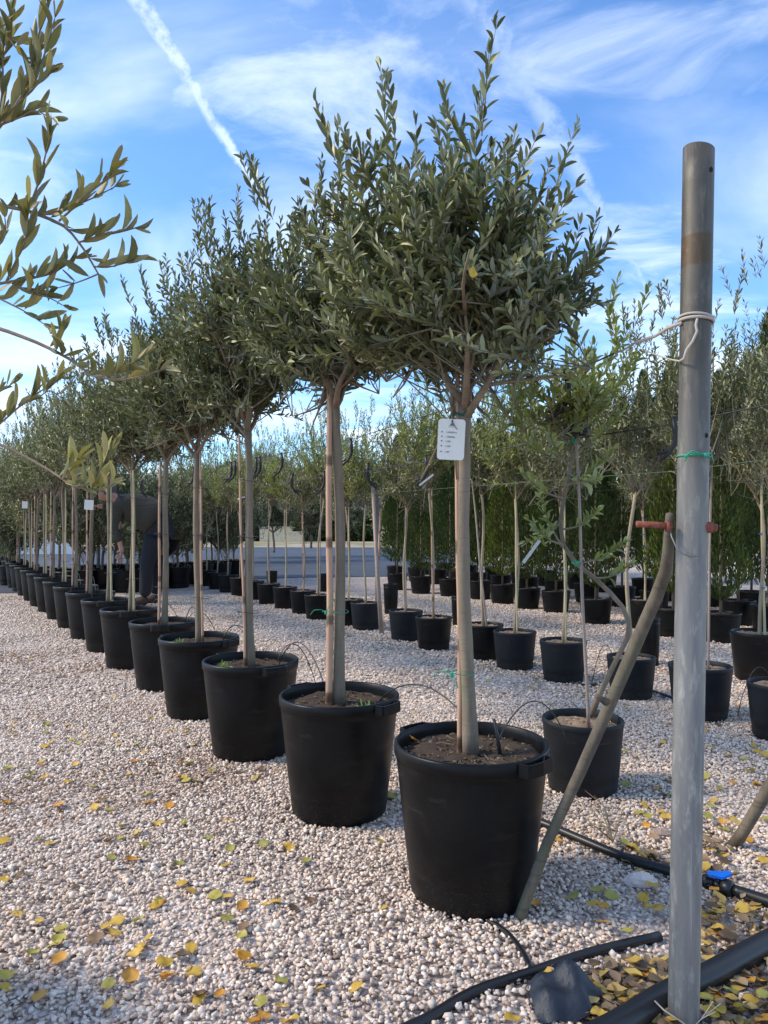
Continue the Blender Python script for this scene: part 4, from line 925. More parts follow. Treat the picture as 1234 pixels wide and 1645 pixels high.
# pale stone planter
M_PLANT = mat('beige_planter', (0.62, 0.52, 0.34), 0.8); _t = NT(M_PLANT); _t.base(_t.ramp(_t.noise(_t.coord(), 6, 5), [(0.3, (0.54, 0.44, 0.28)), (0.7, (0.68, 0.58, 0.40))]))
pc = G(448, 871); t = empty('planter', pc, 0, 'beige stepped stone planter in front of the tall clipped hedge', 'planter')
b = MB(); b.box((-.15, 0, .45), (1.9, 1.0, .9)); b.box((-.15, 0, .93), (2.0, 1.1, .08)); link('box', b.mesh('box', M_PLANT), t)
b = MB(); b.box((1.05, -.1, .30), (.9, .9, .60)); b.box((1.05, -.1, .63), (1.0, 1.0, .07)); link('side_box', b.mesh('side_box', M_PLANT), t)
# low white wall at far left
b = MB(); b.box((0, 0, .55), (7, .25, 1.1)); b.box((0, 0, 1.13), (7.2, .35, .08)); tag(link('low_wall', b.mesh('low_wall', mat('white_wall', (.75, .73, .70), .8)), None, (-14.4, 26, 0)), 'low white wall far away at the left edge', 'wall')

# distant posts and leaning poles
def post(px, py, ty, r, m, lab, dx=0):
    p = G(px, py); q = D(px + dx, ty, p.y); b = MB(); b.tube([p - UP * .05 - p, (q - p) * .5, q - p], r, 12); b.tube([(q - p), (q - p) + UP * .012], r * 1.15, 12)
    tag(link('metal_post', b.mesh('metal_post', m), None, p), lab, 'post')
post(606, 992, 762, .021, M_POLE, 'distant grey metal post with a cap, in the gap right of the second trunk')
post(158, 944, 835, .028, M_POLE, 'pale metal post behind the front row, left of the bending person')
post(322, 948, 790, .028, M_POLE, 'grey metal post behind the fourth trunk')
b = MB(); b.tube([G(613, 1018), D(607, 930, 6.85), D(599, 782, 6.95)], [.022, .019, .016], 8, jitter=.05, rng=Rp); tag(link('wooden_prop', b.mesh('wooden_prop', M_STAKE_G)), 'reddish brown prop leaning against the distant grey post', 'prop')
b = MB(); b.tube([G(606, 1000), D(608, 900, 7.6), D(613, 784, 7.6)], [.012, .011, .010], 8); tag(link('wooden_prop', b.mesh('wooden_prop', M_STAKE)), 'thin red cane standing beside the distant grey post', 'prop')
b = MB(); a = D(545, 816, 8); c = D(604, 814, 8); b.tube([a, c], .007, 6); tag(link('rail', b.mesh('rail', M_WIRE)), 'thin metal rail joined to the distant grey post', 'rail')

# ------------------------------------------------------------------ overhanging olive tree at the left (its trunk is outside the frame)
lx, ly = -1.22, 1.42
t = empty('potted_olive_tree', (lx, ly, 0), 0, 'olive whose yellowish branches hang in from the left edge, closest to the camera', 'tree')
po = link('pot', potHi[0], t); link('soil', soils[3], t)
for a in (20, 200): h = link('handle', potHi[1], po); h.rotation_euler = (0, 0, radians(a))
trL = olive(77, .377, 1.30, 2.05, .30, .022, 26, .047, 2, 5, .019, (0, 0), 8, (.8, 1.2), leafmat=M_OLIVE_N)
a_, c_ = add_tree(t, trL)
o0 = Vector((lx, ly, 0)); Rn = random.Random(31); cb = MB(); L = []
def br(px, Y0, Y1, r0, r1, root=None, leaves=(0.0, .019), ll=.040, upb=0, tint=(.8, 1.2)):
    n = len(px); p = [D(x, y, Y0 + (Y1 - Y0) * i / (n - 1)) - o0 for i, (x, y) in enumerate(px)]
    q = []
    for i in range(n - 1):
        for k in range(3): q.append(p[i].lerp(p[i + 1], k / 3))
    q.append(p[-1]); q = [q[0]] + [(q[i - 1] + q[i] * 2 + q[i + 1]) / 4 for i in range(1, len(q) - 1)] + [q[-1]]
    if root is not None: q = [Vector(root), Vector(root).lerp(q[0], .5) + UP * .03] + q
    m = len(q); cb.tube(q, [r0 + (r1 - r0) * i / (m - 1) for i in range(m)], 6, cap=False)
    if leaves: put_leaves(L, q[2:] if root is not None else q, Rn, ll, leaves[1], leaves[0], ang=(20, 46), wr=.235, tint=tint, ub=.75)
R1 = (.05, 0, 1.42)
br([(-60, 300), (-10, 328), (45, 338), (105, 362), (135, 400), (158, 440)], 1.0, .96, .0035, .0012, (.10, -.05, 1.55), (.30, .024))
br([(45, 338), (60, 300), (72, 255), (80, 218)], .97, .93, .0016, .0007, None, (.1, .020))
br([(95, 355), (135, 318), (170, 288), (192, 268)], .97, .93, .0016, .0007, None, (.15, .019))
br([(70, 345), (110, 335), (150, 318), (185, 300)], .97, 1.0, .0014, .0007, None, (.2, .021))
br([(125, 390), (155, 380), (185, 372), (214, 366)], .965, .95, .0014, .0007, None, (.1, .019))
br([(150, 428), (172, 430), (196, 424), (214, 420)], .96, .95, .0012, .0006, None, (.1, .020))
br([(158, 440), (140, 448), (118, 456), (95, 462)], .96, .98, .0012, .0006, None, (.2, .028))
br([(-50, 470), (0, 455), (45, 448), (85, 440), (118, 415)], 1.0, .97, .0028, .0008, (.10, -.02, 1.45), (.2, .017))
br([(10, 452), (30, 410), (42, 385), (45, 350)], .99, .96, .0014, .0007, None, (.1, .018))
br([(20, 455), (50, 470), (80, 478), (100, 490)], .99, .97, .0014, .0007, None, (.1, .017))
br([(-30, 400), (0, 395), (10, 375), (8, 350)], .99, .97, .0016, .0007, None, (.1, .02))
br([(-20, 470), (10, 485), (40, 500), (70, 520)], 1.0, .98, .0016, .0007, None, (.1, .018))
br([(-60, 520), (-10, 524), (60, 550), (110, 575), (150, 605), (200, 612), (248, 598), (266, 592)], 1.02, .90, .0032, .0008, (.08, 0, 1.38), (.42, .030))
br([(150, 605), (175, 604), (205, 590), (228, 573)], .93, .91, .0012, .0006, None, (.2, .022))
br([(90, 565), (92, 550), (98, 535)], .96, .96, .001, .0006, None, (.1, .02))
br([(-60, 250), (-20, 215), (20, 175), (50, 145), (78, 118)], .98, .93, .0030, .0009, (.05, 0, 1.6), (.25, .018))
br([(30, 165), (50, 110), (62, 55), (76, 5)], .96, .93, .0018, .0008, None, (.1, .020))
br([(45, 150), (70, 95), (82, 50), (88, 30)], .95, .92, .0014, .0007, None, (.1, .024))
br([(-30, 60), (0, 40), (22, 72), (40, 95)], .97, .95, .0018, .0008, None, (.1, .02))
br([(0, 195), (5, 130), (4, 90), (10, 40)], .97, .97, .0018, .0008, None, (.1, .021))
br([(-10, 205), (30, 190), (55, 175), (82, 190)], .97, .94, .0014, .0007, None, (.1, .021))
br([(-40, 120), (-5, 110), (20, 60), (18, 20)], .98, .96, .0018, .0008, None, (.1, .021))
br([(-50, 720), (-10, 690), (40, 645), (75, 622), (98, 608)], 1.12, 1.05, .002, .0008, (.06, 0, 1.3), (.3, .026), .044)
br([(-20, 640), (0, 628), (18, 618), (24, 612)], 1.12, 1.1, .0012, .0007, None, (.1, .016), .03)
br([(30, 650), (60, 640), (80, 625), (100, 640)], 1.08, 1.05, .0012, .0007, None, (.2, .030), .042)
br([(-60, 690), (20, 722), (80, 755), (118, 782), (160, 788), (182, 778)], 1.05, .94, .0026, .0009, (.06, 0, 1.25), (.62, .016), tint=(1.0, 1.6))
br([(118, 782), (150, 775), (165, 745), (180, 722)], .97, .95, .0012, .0006, None, (.1, .017), tint=(1.0, 1.6))
br([(100, 770), (116, 752), (126, 738)], .98, .97, .0012, .0006, None, (.1, .014), tint=(1.1, 1.7))
link('hanging_foliage', leaves_mesh('hanging_foliage', L, M_OLIVE_N, False, 6), a_); link('side_branch', cb.mesh('side_branch', M_LIMB), a_)

# one yellow leaf caught in the nearest crown, and a yellow-leaved spray far off
# ------------------------------------------------------------------ fallen leaves
OUT = [(0, -.5), (.16, -.46), (.34, -.34), (.46, -.14), (.45, .08), (.34, .27), (.16, .42), (0, .56), (-.16, .42), (-.34, .27), (-.45, .08), (-.46, -.14), (-.34, -.34), (-.16, -.46)]
def fallen_mesh(k, col, curl):
    R = random.Random(k); b = MB(); sx = R.uniform(.75, 1.0)
    def h(x, y): return curl * (x * x * 1.3 + y * y * .6) + .10 * sin(x * 7 + k) * abs(x) + .06 * sin(y * 8 + k)
    n = len(OUT); vs = [(0, 0, 0)]
    cs = [col]
    for s in (.55, 1.0):
        for x, y in OUT: x *= sx * s; y *= s; q = 1 + R.uniform(-.05, .05); vs.append((x * q, y * q, h(x, y)))
    fs = [(0, 1 + i, 1 + (i + 1) % n) for i in range(n)] + [(1 + i, 1 + n + i, 1 + n + (i + 1) % n, 1 + (i + 1) % n) for i in range(n)]
    b.add(vs, fs, True, 0, col)
    for i in range(n):
        if R.random() < .25: b.C[1 + n + i] = (col[0] * .55, col[1] * .45, col[2] * .5)
    b.tube([(0, -.48, h(0, -.48)), (.03, -.62, .03), (.06, -.78, .0)], .012, 4, col=(col[0] * .8, col[1] * .7, col[2]))
    return b.mesh('fallen_leaf', M_FALLEN)
PALL = {'y': [(.60, .38, .05), (.66, .43, .08)], 'g': [(.44, .38, .08), (.36, .34, .08)], 'o': [(.60, .29, .035), (.66, .34, .06)], 'b': [(.20, .12, .06), (.15, .10, .06)]}
FM = {c: [fallen_mesh(i * 7 + j + ord(c), col, cu) for i, col in enumerate(v) for j, cu in enumerate((.25, .55, -.3))] for c, v in PALL.items()}
CN = {'y': 'yellow', 'g': 'greenish yellow', 'o': 'orange-brown', 'b': 'dry brown'}
CN2 = {'y': 'golden', 'g': 'olive-green', 'o': 'rusty', 'b': 'withered dark'}
Rf = random.Random(21)
FL = []
def fallen(px, py, c, where, size=None, z=.014):
    p = G(px, py, z); o = link('fallen_leaf', Rf.choice(FM[c]), None, p); s = size or Rf.uniform(.032, .047)
    if py > 1330: s *= .92
    o.scale = (s, s, s * Rf.uniform(.6, 1.3)); o.rotation_euler = (Rf.uniform(-.35, .35), Rf.uniform(-.35, .35), Rf.uniform(0, 6.28))
    tag(o, None, 'leaf', 'fallen leaves on the gravel'); FL.append((o, px, py, c))
Z5 = [(20,285,'o'),(195,293,'o'),(45,35,'y'),(222,28,'o'),(150,98,'y'),(140,148,'g'),(250,160,'y'),(390,95,'y'),(450,150,'o'),(475,120,'y'),(520,98,'g'),(560,45,'y'),(345,275,'g'),(360,305,'g'),(495,285,'o'),(560,298,'o'),(525,350,'y'),(405,360,'g'),(400,400,'g'),(480,425,'g'),(370,465,'g'),(435,475,'o'),(485,258,'g'),(573,256,'b'),(690,398,'g'),(760,437,'g'),(745,492,'y'),(870,422,'g'),(755,345,'y'),(680,200,'y'),(615,215,'g'),(650,215,'g'),(590,490,'g'),(600,550,'y'),(632,575,'y'),(530,612,'g'),(825,540,'y'),(800,628,'o'),(1025,610,'b'),(970,635,'b'),(58,652,'y'),(125,676,'y'),(195,738,'g'),(385,675,'y'),(350,695,'y'),(380,712,'y'),(490,728,'y'),(455,676,'g'),(195,805,'o'),(130,925,'o'),(15,860,'g'),(20,895,'y'),(548,862,'o'),(545,808,'y'),(600,790,'b'),(430,860,'o'),(360,955,'y'),(725,922,'o'),(932,868,'g'),(1175,895,'y'),(795,780,'o'),(798,725,'g'),(960,1005,'y'),(15,538,'y'),(60,525,'b'),(250,560,'b'),(315,735,'b'),(10,412,'y'),(130,402,'g'),(90,205,'g'),(225,215,'y')]
for x, y, c in Z5: fallen(x / 2.057, 1150 + y / 2.057, c, 'the open pale gravel left of the pots')
Z4 = [(222,40,'g'),(770,112,'y'),(605,155,'g'),(615,297,'g'),(750,315,'o'),(695,385,'y'),(760,385,'y'),(765,415,'y'),(700,480,'o'),(790,440,'y'),(670,420,'g'),(610,560,'g'),(650,580,'y'),(680,680,'y'),(380,780,'g'),(550,778,'g'),(485,755,'g'),(212,820,'o'),(720,830,'y'),(690,790,'y'),(265,1110,'y'),(255,1215,'g'),(460,1180,'y'),(605,1225,'y'),(115,1320,'y'),(680,1115,'o'),(600,1160,'b'),(485,1330,'y'),(310,540,'o'),(1035,825,'y'),(1110,865,'y'),(1180,840,'y'),(960,655,'y'),(1035,605,'y'),(1095,465,'y'),(1015,480,'y'),(1045,490,'g'),(970,430,'g'),(1150,535,'o'),(1218,630,'y'),(960,945,'o'),(1010,935,'y'),(940,865,'y'),(1145,1140,'o'),(975,1190,'y'),(1025,1235,'o'),(1070,1190,'g'),(1100,1280,'y'),(1170,1240,'y'),(1225,1140,'y'),(1225,445,'g'),(980,135,'y'),(1170,125,'y'),(1130,185,'g'),(1185,150,'y'),(1220,165,'y'),(1190,295,'y'),(955,262,'g'),(1160,240,'g'),(1030,100,'y'),(955,60,'o'),(1060,170,'y')]
for x, y, c in Z4: fallen(780 + x / 2.718, 1150 + y / 2.718, c, 'the gravel around the pole and pipes at the right', z=.018)
for k in range(46): fallen(Rf.uniform(640, 1060), Rf.uniform(1050, 1150), Rf.choice('yygggo'), 'the gravel strip between the two rows of pots', .03)
for k in range(30): fallen(Rf.uniform(1060, 1234), Rf.uniform(1080, 1300), Rf.choice('yyggob'), 'the gravel behind the pole at the right', .033)
for k in range(60): fallen(Rf.uniform(0, 420), Rf.uniform(1000, 1260), Rf.choice('yyggo'), 'the far gravel left of the long row of pots', .03)
for k in range(55): fallen(Rf.uniform(0, 640), Rf.uniform(1120, 1640), Rf.choice('gyyygob'), 'the open pale gravel left of the pots')
for k in range(34): fallen(Rf.uniform(950, 1230), Rf.uniform(1290, 1640), Rf.choice('yyyogb'), 'right', z=.032)
# single leaves resting on things
def leaf_at(p, c, s, rot, lab):
    o = link('fallen_leaf', FM[c][1], None, p); o.scale = (s,) * 3; o.rotation_euler = rot; tag(o, lab, 'leaf')
leaf_at(D(664, 1187, 1.97), 'o', .03, (.3, .5, 1), 'curled orange leaf on the soil near the left rim of the nearest pot')
leaf_at(D(759, 438, 1.58), 'y', .026, (1.3, .2, .3), 'single yellow leaf caught in the nearest olive crown')
leaf_at(D(546, 1112, 2.66), 'g', .03, (.2, .2, 2), 'greenish leaf on the soil of the second pot')
leaf_at(G(893, 1140, .26), 'g', .04, (.3, .2, 1), 'greenish yellow leaf inside the left rim of the grey pot')
def place(px, py):
    if px > 1055: return 'right of the tall pole, beyond the second prop' if py < 1290 else 'right of the tall pole near the blue valve' if py < 1440 else 'beside the foot of the tall pole'
    if px > 860: return 'between the prop and the tall pole' if py > 1270 else 'around the grey pots left of the pole'
    if py < 1160 and px > 560: return 'on the gravel strip behind the nearest pot' if px > 700 else 'on the gravel strip behind the second pot'
    if px > 560: return 'in front of the nearest pot' if py > 1480 else 'at the foot of the nearest pot'
    if px > 420: return 'in front of the second pot'
    if px > 290: return 'in front of the third pot' if py > 1300 else 'close by the foot of the third pot'
    if px > 150: return 'in front of the fourth and fifth pots' if py > 1330 else 'close before the fourth and fifth pots'
    return 'on the open gravel at the left edge' if py > 1250 else 'far up the gravel at the left edge'
seen = {}
for o, px, py, c in sorted(FL, key=lambda q: -q[2]):
    w = place(px, py); k = seen.get((w, c), 0); seen[(w, c)] = k + 1
    o['label'] = ('%s %s fallen leaf %s' % (ORD[min(k, 27)], CN[c], w))
# brown litter heaped at the bottom right
L = MB(); Rl = random.Random(6); pl = []
for k in range(620):
    if k < 330: px, py = Rl.uniform(1125, 1330), Rl.uniform(1440, 1700)
    elif k < 550: px, py = Rl.uniform(960, 1080), Rl.uniform(1540, 1650)
    elif k < 590: px, py = Rl.gauss(1135, 25), Rl.gauss(1372, 16)
    else: px, py = Rl.gauss(1045, 20), Rl.gauss(1372, 10)
    p = G(px, py, Rl.uniform(.010, .026)); an = Rl.uniform(0, 6.28)
    v = Rl.uniform(.6, 1.3); c = Rl.choice([(.30, .20, .115), (.20, .135, .08), (.36, .25, .14), (.17, .12, .075), (.50, .34, .12), (.58, .40, .10)]); l = Rl.uniform(.022, .046)
    pl.append((p, Vector((cos(an), sin(an), Rl.uniform(-.3, .3))), UP + rv(Rl) * .5, l, l * Rl.uniform(.5, .8), tuple(q * v for q in c)))
tag(link('leaf_litter', leaves_mesh('leaf_litter', pl, M_FALLEN, 2, 3)), kind='stuff')

# ------------------------------------------------------------------ pipes and hoses on the ground
def pipe(name, pts, r, m, lab, cat='pipe', sides=14, n=4):
    P = [pts[0]]
    pts = [Vector(p) for p in pts]; q = []
    for i in range(len(pts) - 1):
        a = pts[max(i - 1, 0)]; b_ = pts[i]; c = pts[i + 1]; d = pts[min(i + 2, len(pts) - 1)]
        for k in range(n):
            u = k / n; q.append(.5 * ((2 * b_) + (c - a) * u + (2 * a - 5 * b_ + 4 * c - d) * u * u + (-a + 3 * b_ - 3 * c + d) * u ** 3))
    q.append(pts[-1]); b = MB(); b.tube(q, r, sides); return tag(link(name, b.mesh(name, m)), lab, cat)
pipe('water_pipe', [G(700, 1262, .02), G(860, 1318, .022), G(900, 1334, .022), G(1000, 1376, .022), G(1080, 1400, .022), G(1130, 1414, .022)], .0135, M_BLACK, 'black polythene water pipe running from behind the nearest pot to the valve')
pipe('water_pipe', [G(1178, 1430, .022), G(1234, 1448, .022), G(1330, 1480, .022)], .0155, M_BLACK, 'thicker black water pipe leaving the blue valve towards the right edge')
v0 = G(1130, 1414, .022); v1 = G(1178, 1430, .022); dv = (v1 - v0)
t = empty('pipe_valve', v0 - UP * .022, 0, 'black pipe valve with a bright blue lever on the water pipe', 'valve')
b = MB(); o_ = Vector((0, 0, .022))
b.tube([o_, o_ + dv * .18, o_ + dv * .20, o_ + dv * .36], [.018, .021, .017, .016], 12); b.tube([o_ + dv * .36, o_ + dv * .62], .013, 12); b.tube([o_ + dv * .62, o_ + dv * .66, o_ + dv * .95, o_ + dv * 1.0], [.018, .023, .023, .019], 12)
b.tube([o_ + dv * .5, o_ + dv * .5 + UP * .022], .009, 8); link('body', b.mesh('body', M_BLACK), t)
b = MB(); c = o_ + dv * .5 + UP * .024
lev = [(-.030, -.006), (-.026, -.014), (-.008, -.013), (.006, -.018), (.020, -.014), (.034, -.010), (.036, .004), (.022, .010), (.008, .008), (-.010, .012), (-.027, .008)]
nn = len(lev); b.add([c + Vector((x, y, .004 + abs(x) * .25)) for x, y in lev] + [c + Vector((x, y, -.002 + abs(x) * .25)) for x, y in lev], [tuple(range(nn)), tuple(range(2 * nn - 1, nn - 1, -1))] + [(k, nn + k, nn + (k + 1) % nn, (k + 1) % nn) for k in range(nn)], False)
link('lever', b.mesh('lever', mat('blue_lever', (0.005, 0.16, 0.70), 0.4)), t)
pipe('drain_hose', [G(560, 1690, .010), G(680, 1640, .010), G(760, 1594, .012), G(860, 1560, .012), G(950, 1530, .012), G(1060, 1504, .012)], .0115, M_BLACK, 'thin black hose lying half buried in gravel in front of the pole foot', 'hose')
pipe('drain_hose', [G(780, 1476, .006), G(815, 1500, .010), G(840, 1532, .010), G(852, 1556, .010)], .008, M_BLACK, 'short black hose end emerging from under the nearest pot', 'hose')
pipe('drain_pipe', [G(900, 1690, .02), G(985, 1652, .026), G(1070, 1600, .026), G(1150, 1562, .026), G(1234, 1515, .026), G(1330, 1470, .026)], .027, M_BLACK, 'thick black pipe crossing behind the pole foot at the bottom right')
# bent sheet of black plastic film
b = MB(); n = 12; c0 = G(908, 1612); vs = []; Rk = random.Random(3)
for j in range(n + 1):
    for i in range(n + 1):
        u = i / n - .5; v = j / n - .5; rr_ = 1 - .35 * abs(v)
        z = .003 * sin(u * 21 + v * 15) + .055 * max(0, 1 - (u * u * 3.2 + v * v * 3.6)) + .014 * sin(u * 11 + v * 4) * (1 - abs(u)) + .010 * sin(v * 13 + u * 3)
        vs.append((c0.x + u * .15 * rr_ + .02 * v, c0.y + v * .15, max(z + .012, .010)))
b.add(vs, [(j * (n + 1) + i, j * (n + 1) + i + 1, (j + 1) * (n + 1) + i + 1, (j + 1) * (n + 1) + i) for j in range(n) for i in range(n)], True)
M_FILM = mat('dark_crumpled_fabric', (0.018, 0.024, 0.034), 0.55); _t = NT(M_FILM); _t.bump(_t.noise(_t.coord(), 60, 4), .5, .004)
tag(link('fabric_scrap', b.mesh('fabric_scrap', M_FILM)), 'crumpled dark scrap of fabric on the gravel at the bottom, left of the pole foot', 'fabric')
# big stone
b = MB(); b.blob(G(1028, 1424) + UP * .018, (.045, .026, .022), 9, .12, col=(.74, .62, .54), seg=12); tag(link('stone', b.mesh('stone', M_STONE)), 'large pale stone lying between the prop and the pole', 'stone')
b = MB(); b.blob(G(1062, 1345) + UP * .012, (.035, .026, .018), 12, .15, col=(.34, .26, .21), seg=10); tag(link('clod', b.mesh('clod', M_STONE)), 'brown earth clod beside the black pipe left of the pole', 'earth clod')
# dry twigs fan behind prop
b = MB(); Rt_ = random.Random(14); o_ = G(985, 1352, .03)
for (x, y) in ((915, 1280), (940, 1270), (962, 1295), (925, 1335), (955, 1278), (1000, 1300), (900, 1300)):
    e = G(x, y, Rt_.uniform(.02, .07)); b.tube([o_, o_.lerp(e, .5) + Vector((Rt_.uniform(-.02, .02), 0, .03)), e], [.0022, .0018, .001], 5)
tag(link('dry_twigs', b.mesh('dry_twigs', M_LIMB)), 'bundle of thin dry twigs lying across the black pipe right of the prop', 'twigs')

Rq = random.Random(40); b = MB()
for k in range(70):
    p = G(Rq.uniform(0, 1234), Rq.uniform(1150, 1640), .012); a = Rq.uniform(0, 6.28); l = Rq.uniform(.02, .06); d = Vector((cos(a), sin(a), .08)) * l
    b.tube([p, p + d * .5 + Vector((-d.y, d.x, 0)) * .15, p + d], [.0012, .001, .0006], 4)
tag(link('twig_debris', b.mesh('twig_debris', M_LIMB)), kind='stuff')
# drip hoses arching out of the pots
def arc(p, q, h, r, lab, m=M_DWIRE):
    pts = [p.lerp(q, k / 14) + UP * h * sin(pi * k / 14) ** .8 for k in range(15)]
    b = MB(); b.tube(pts, r, 6); tag(link('drip_hose', b.mesh('drip_hose', m)), lab, 'hose', 'thin drip hoses arching between the pots')
def pt(i, dx, dy, z=.38): return Vector((P0[i][0] + dx, P0[i][1] + dy, z))
arc(pt(0, .07, .0, .40), G(910, 1190, .25), .13, .0022, 'thin dark drip hose arching from the nearest pot to the grey pot on its right')
arc(pt(0, .04, .17, .38), pt(1, .14, .02), .10, .0024, 'thin drip hose arching between the nearest two pots')
for i in range(1, 9):
    arc(pt(i, -.02 if i > 1 else -.06, .17), pt(i + 1, .12, .03), .12 + .02 * (i % 2), .0022, 'thin drip hose arching behind the %s pot of the front row' % ORD[i])
    if i in (2, 3, 4, 5): arc(pt(i, .10, .12), pt(i, .28, .5, .02), .20, .0022, 'second, wider drip hose rising from the back rim of the %s pot' % ORD[i])
arc(G(950, 1105, .24), G(985, 1060, .22), .14, .002, 'thin drip hose looping left of the pot beside the pole')
arc(G(1185, 1150, .02), G(1240, 1095, .2), .15, .002, 'thin drip hose looping at the right edge of the photo')
for (x0, y0, x1, y1, lab) in ((905, 1093, 960, 1100, 'dark drip line lying behind the grey pots left of the pole'), (1050, 1110, 1130, 1132, 'dark drip line lying behind the pole')):
    pipe('drip_line', [G(x0, y0, .012), G((x0 + x1) / 2, (y0 + y1) / 2 + 3, .014), G(x1, y1, .012)], .008, M_BLACK, lab, 'hose', 8)

# ------------------------------------------------------------------ the bending person
def skin_body(name, verts, edges, radii, m, sub=2, parent=None):
    me = bpy.data.meshes.new(name); me.from_pydata([tuple(v) for v in verts], edges, []); o = bpy.data.objects.new(name, me); COL.objects.link(o)
    sk = o.modifiers.new('skin', 'SKIN'); sk.use_smooth_shade = True
    for i, r in enumerate(radii):
        d = me.skin_vertices[0].data[i]; d.radius = r if isinstance(r, tuple) else (r, r); d.use_root = (i == 0)
    sb = o.modifiers.new('sub', 'SUBSURF'); sb.levels = sb.render_levels = sub
    dg = bpy.context.evaluated_depsgraph_get(); dg.update(); m2 = bpy.data.meshes.new_from_object(o.evaluated_get(dg)); bpy.data.objects.remove(o)
    m2.name = name; m2.materials.clear(); m2.materials.append(m)
    m2.polygons.foreach_set('use_smooth', np.ones(len(m2.polygons), bool)); return link(name, m2, parent)
YP = 9.4
g0 = Vector(((242 - CX) / F * YP, YP, 0))
per = empty('person', g0, 0, 'person in a dark olive sweater and black trousers bending down behind the row of pots', 'person')
def Q(px, py, dy=0): 
    v = D(px, py, YP) - g0; v.y = dy; return v
M_SKIN = mat('skin', (0.42, 0.22, 0.16), 0.55); M_SWEAT = mat('olive_sweater', (0.050, 0.046, 0.032), 0.9); _t = NT(M_SWEAT); _t.bump(_t.noise(_t.coord((3, 3, 14)), 2.0, 4), .8, .03)
M_TROU = mat('black_trousers', (0.012, 0.013, 0.018), 0.85); M_SHOE = mat('brown_shoe', (0.04, 0.026, 0.02), 0.8); M_HAIR = mat('grey_hair', (0.10, 0.09, 0.08), 0.8)
hip = Q(256, 840); 
# skin: head, neck, hands (one continuous body under the clothes)
V = [hip, Q(240, 828), Q(215, 814), Q(198, 806), Q(186, 800), Q(176, 796, -.02), Q(168, 794, -.02), Q(200, 818, -.17), Q(196, 852, -.2), Q(204, 880, -.2), Q(205, 888, -.2),
     Q(196, 814, .14), Q(172, 814, .12), Q(156, 813, .08), Q(152, 813, .08), Q(250, 880, -.09), Q(238, 920, -.1), Q(236, 945, -.1), Q(262, 880, .10), Q(246, 920, .10), Q(246, 943, .1)]
E = [(0, 1), (1, 2), (2, 3), (3, 4), (4, 5), (5, 6), (3, 7), (7, 8), (8, 9), (9, 10), (3, 11), (11, 12), (12, 13), (13, 14), (0, 15), (15, 16), (16, 17), (0, 18), (18, 19), (19, 20)]
Rr_ = [.09, .10, .10, .09, .055, .075, .085, .055, .042, .03, .04, .055, .042, .03, .036, .06, .045, .035, .06, .045, .035]
skin_body('body', V, E, Rr_, M_SKIN, 2, per)
hd = Q(171, 792, -.02)
b = MB(); Mh = Matrix.Rotation(radians(35), 3, 'Y'); b.blob(hd, (.083, .075, .11), 2, .015, M=Mh, seg=20, smooth=True); b.blob(hd + Vector((-.082, 0, -.03)), (.018, .014, .022), 3, .02, seg=8, smooth=True)
for s in (-1, 1): b.blob(hd + Vector((-.004, s * .075, -.012)), (.016, .010, .026), 3, .02, seg=8, smooth=True); 
b.blob(hd + Vector((-.065, 0, -.07)), (.028, .03, .02), 3, .02, seg=8, smooth=True)
link('head', b.mesh('head', M_SKIN), per)
b = MB()
for s in (-1, 1): b.blob(hd + Vector((-.076, s * .028, -.004)), (.008, .011, .006), 3, .02, seg=8)
link('eyes', b.mesh('eyes', mat('dark_eye', (.02, .015, .01), .3)), per)
b = MB(); b.blob(hd + Vector((.022, 0, .030)), (.088, .083, .105), 5, .02, M=Mh, seg=20, smooth=True); link('hair', b.mesh('hair', M_HAIR), per)
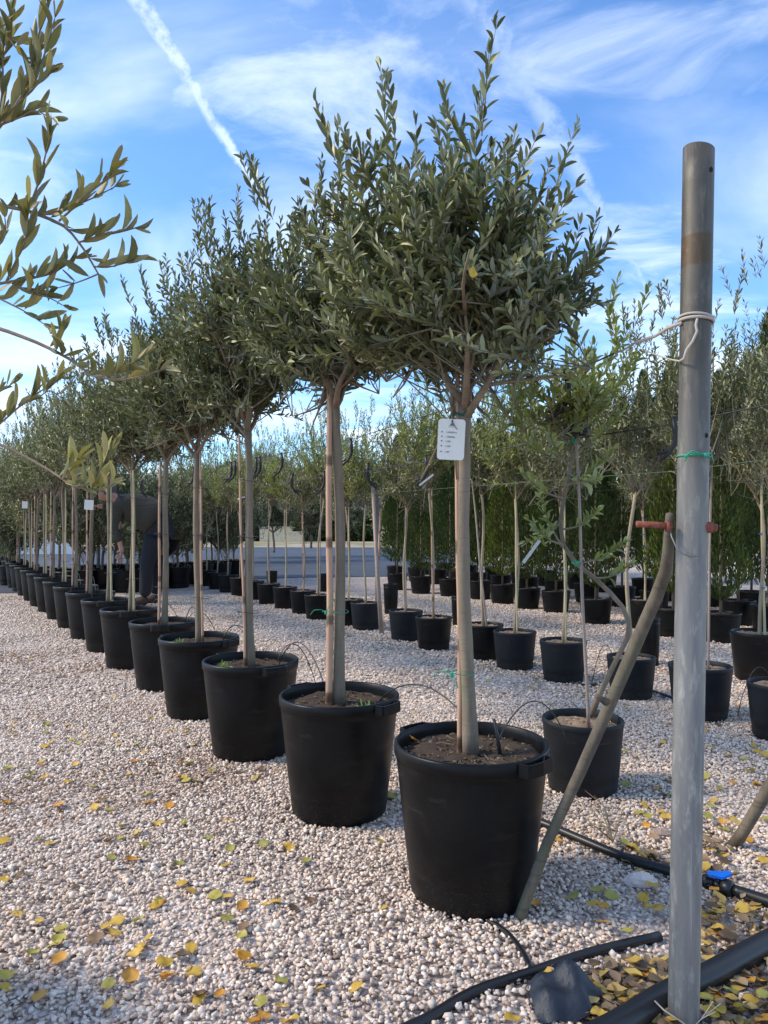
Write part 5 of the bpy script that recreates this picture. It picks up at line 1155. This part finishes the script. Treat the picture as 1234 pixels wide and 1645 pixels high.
def hand(wr, d, side, M_=M_SKIN):
    d = d.normalized(); s = side.normalized(); nrm = d.cross(s).normalized()
    pl_ = skin_body('palm', [wr, wr + d * .04, wr + d * .075], [(0, 1), (1, 2)], [(.022, .018), (.034, .016), (.036, .014)], M_, 1, per)
    b = MB()
    for k, (o, l) in enumerate(((-.027, .062), (-.009, .072), (.009, .068), (.026, .052))):
        q = wr + d * .078 + s * o; b.tube([q, q + d * l * .45 + nrm * .004, q + d * l * .75 + nrm * .016, q + d * l * .9 + nrm * .03], [.0095, .009, .008, .006], 7)
    q = wr + d * .03 - s * .03; b.tube([q, q + d * .025 - s * .022, q + d * .05 - s * .03 + nrm * .01], [.011, .010, .007], 7)
    f = b.mesh('fingers', M_); link('fingers', f, pl_)
hand(Q(204, 886, -.2), Vector((-.15, 0, -1)), Vector((1, .5, 0))); hand(Q(154, 813, .08), Vector((-1, -.1, .05)), Vector((0, .3, 1)))
V = [hip + Vector((.03, 0, .0)), Q(243, 828), Q(220, 818), Q(200, 812), Q(188, 806), Q(198, 818, -.17), Q(193, 850, -.2), Q(202, 872, -.2), Q(196, 814, .15), Q(174, 814, .12), Q(160, 813, .08)]
E = [(0, 1), (1, 2), (2, 3), (3, 4), (3, 5), (5, 6), (6, 7), (3, 8), (8, 9), (9, 10)]
skin_body('sweater', V, E, [(.235, .245), (.225, .245), (.21, .24), (.18, .215), (.11, .12), .085, .062, .055, .085, .062, .055], M_SWEAT, 2, per)
V = [hip + Vector((-.02, 0, .02)), Q(252, 862, -.07), Q(240, 905, -.1), Q(237, 959, -.1), Q(262, 864, .09), Q(248, 908, .1), Q(247, 957, .1), Q(268, 838)]
E = [(0, 1), (1, 2), (2, 3), (0, 4), (4, 5), (5, 6), (0, 7)]
skin_body('trousers', V, E, [(.20, .21), .15, .095, .075, .15, .095, .075, .16], M_TROU, 2, per)
for dx, dy in ((237, -.1), (247, .1)):
    c = Q(dx, 962, dy); c.z = 0
    skin_body('shoe', [c + Vector((.05, 0, .05)), c + Vector((-.03, 0, .06)), c + Vector((-.12, 0, .04)), c + Vector((-.18, -.01, .032))], [(0, 1), (1, 2), (2, 3)], [.062, .066, .054, .036], M_SHOE, 1, per)
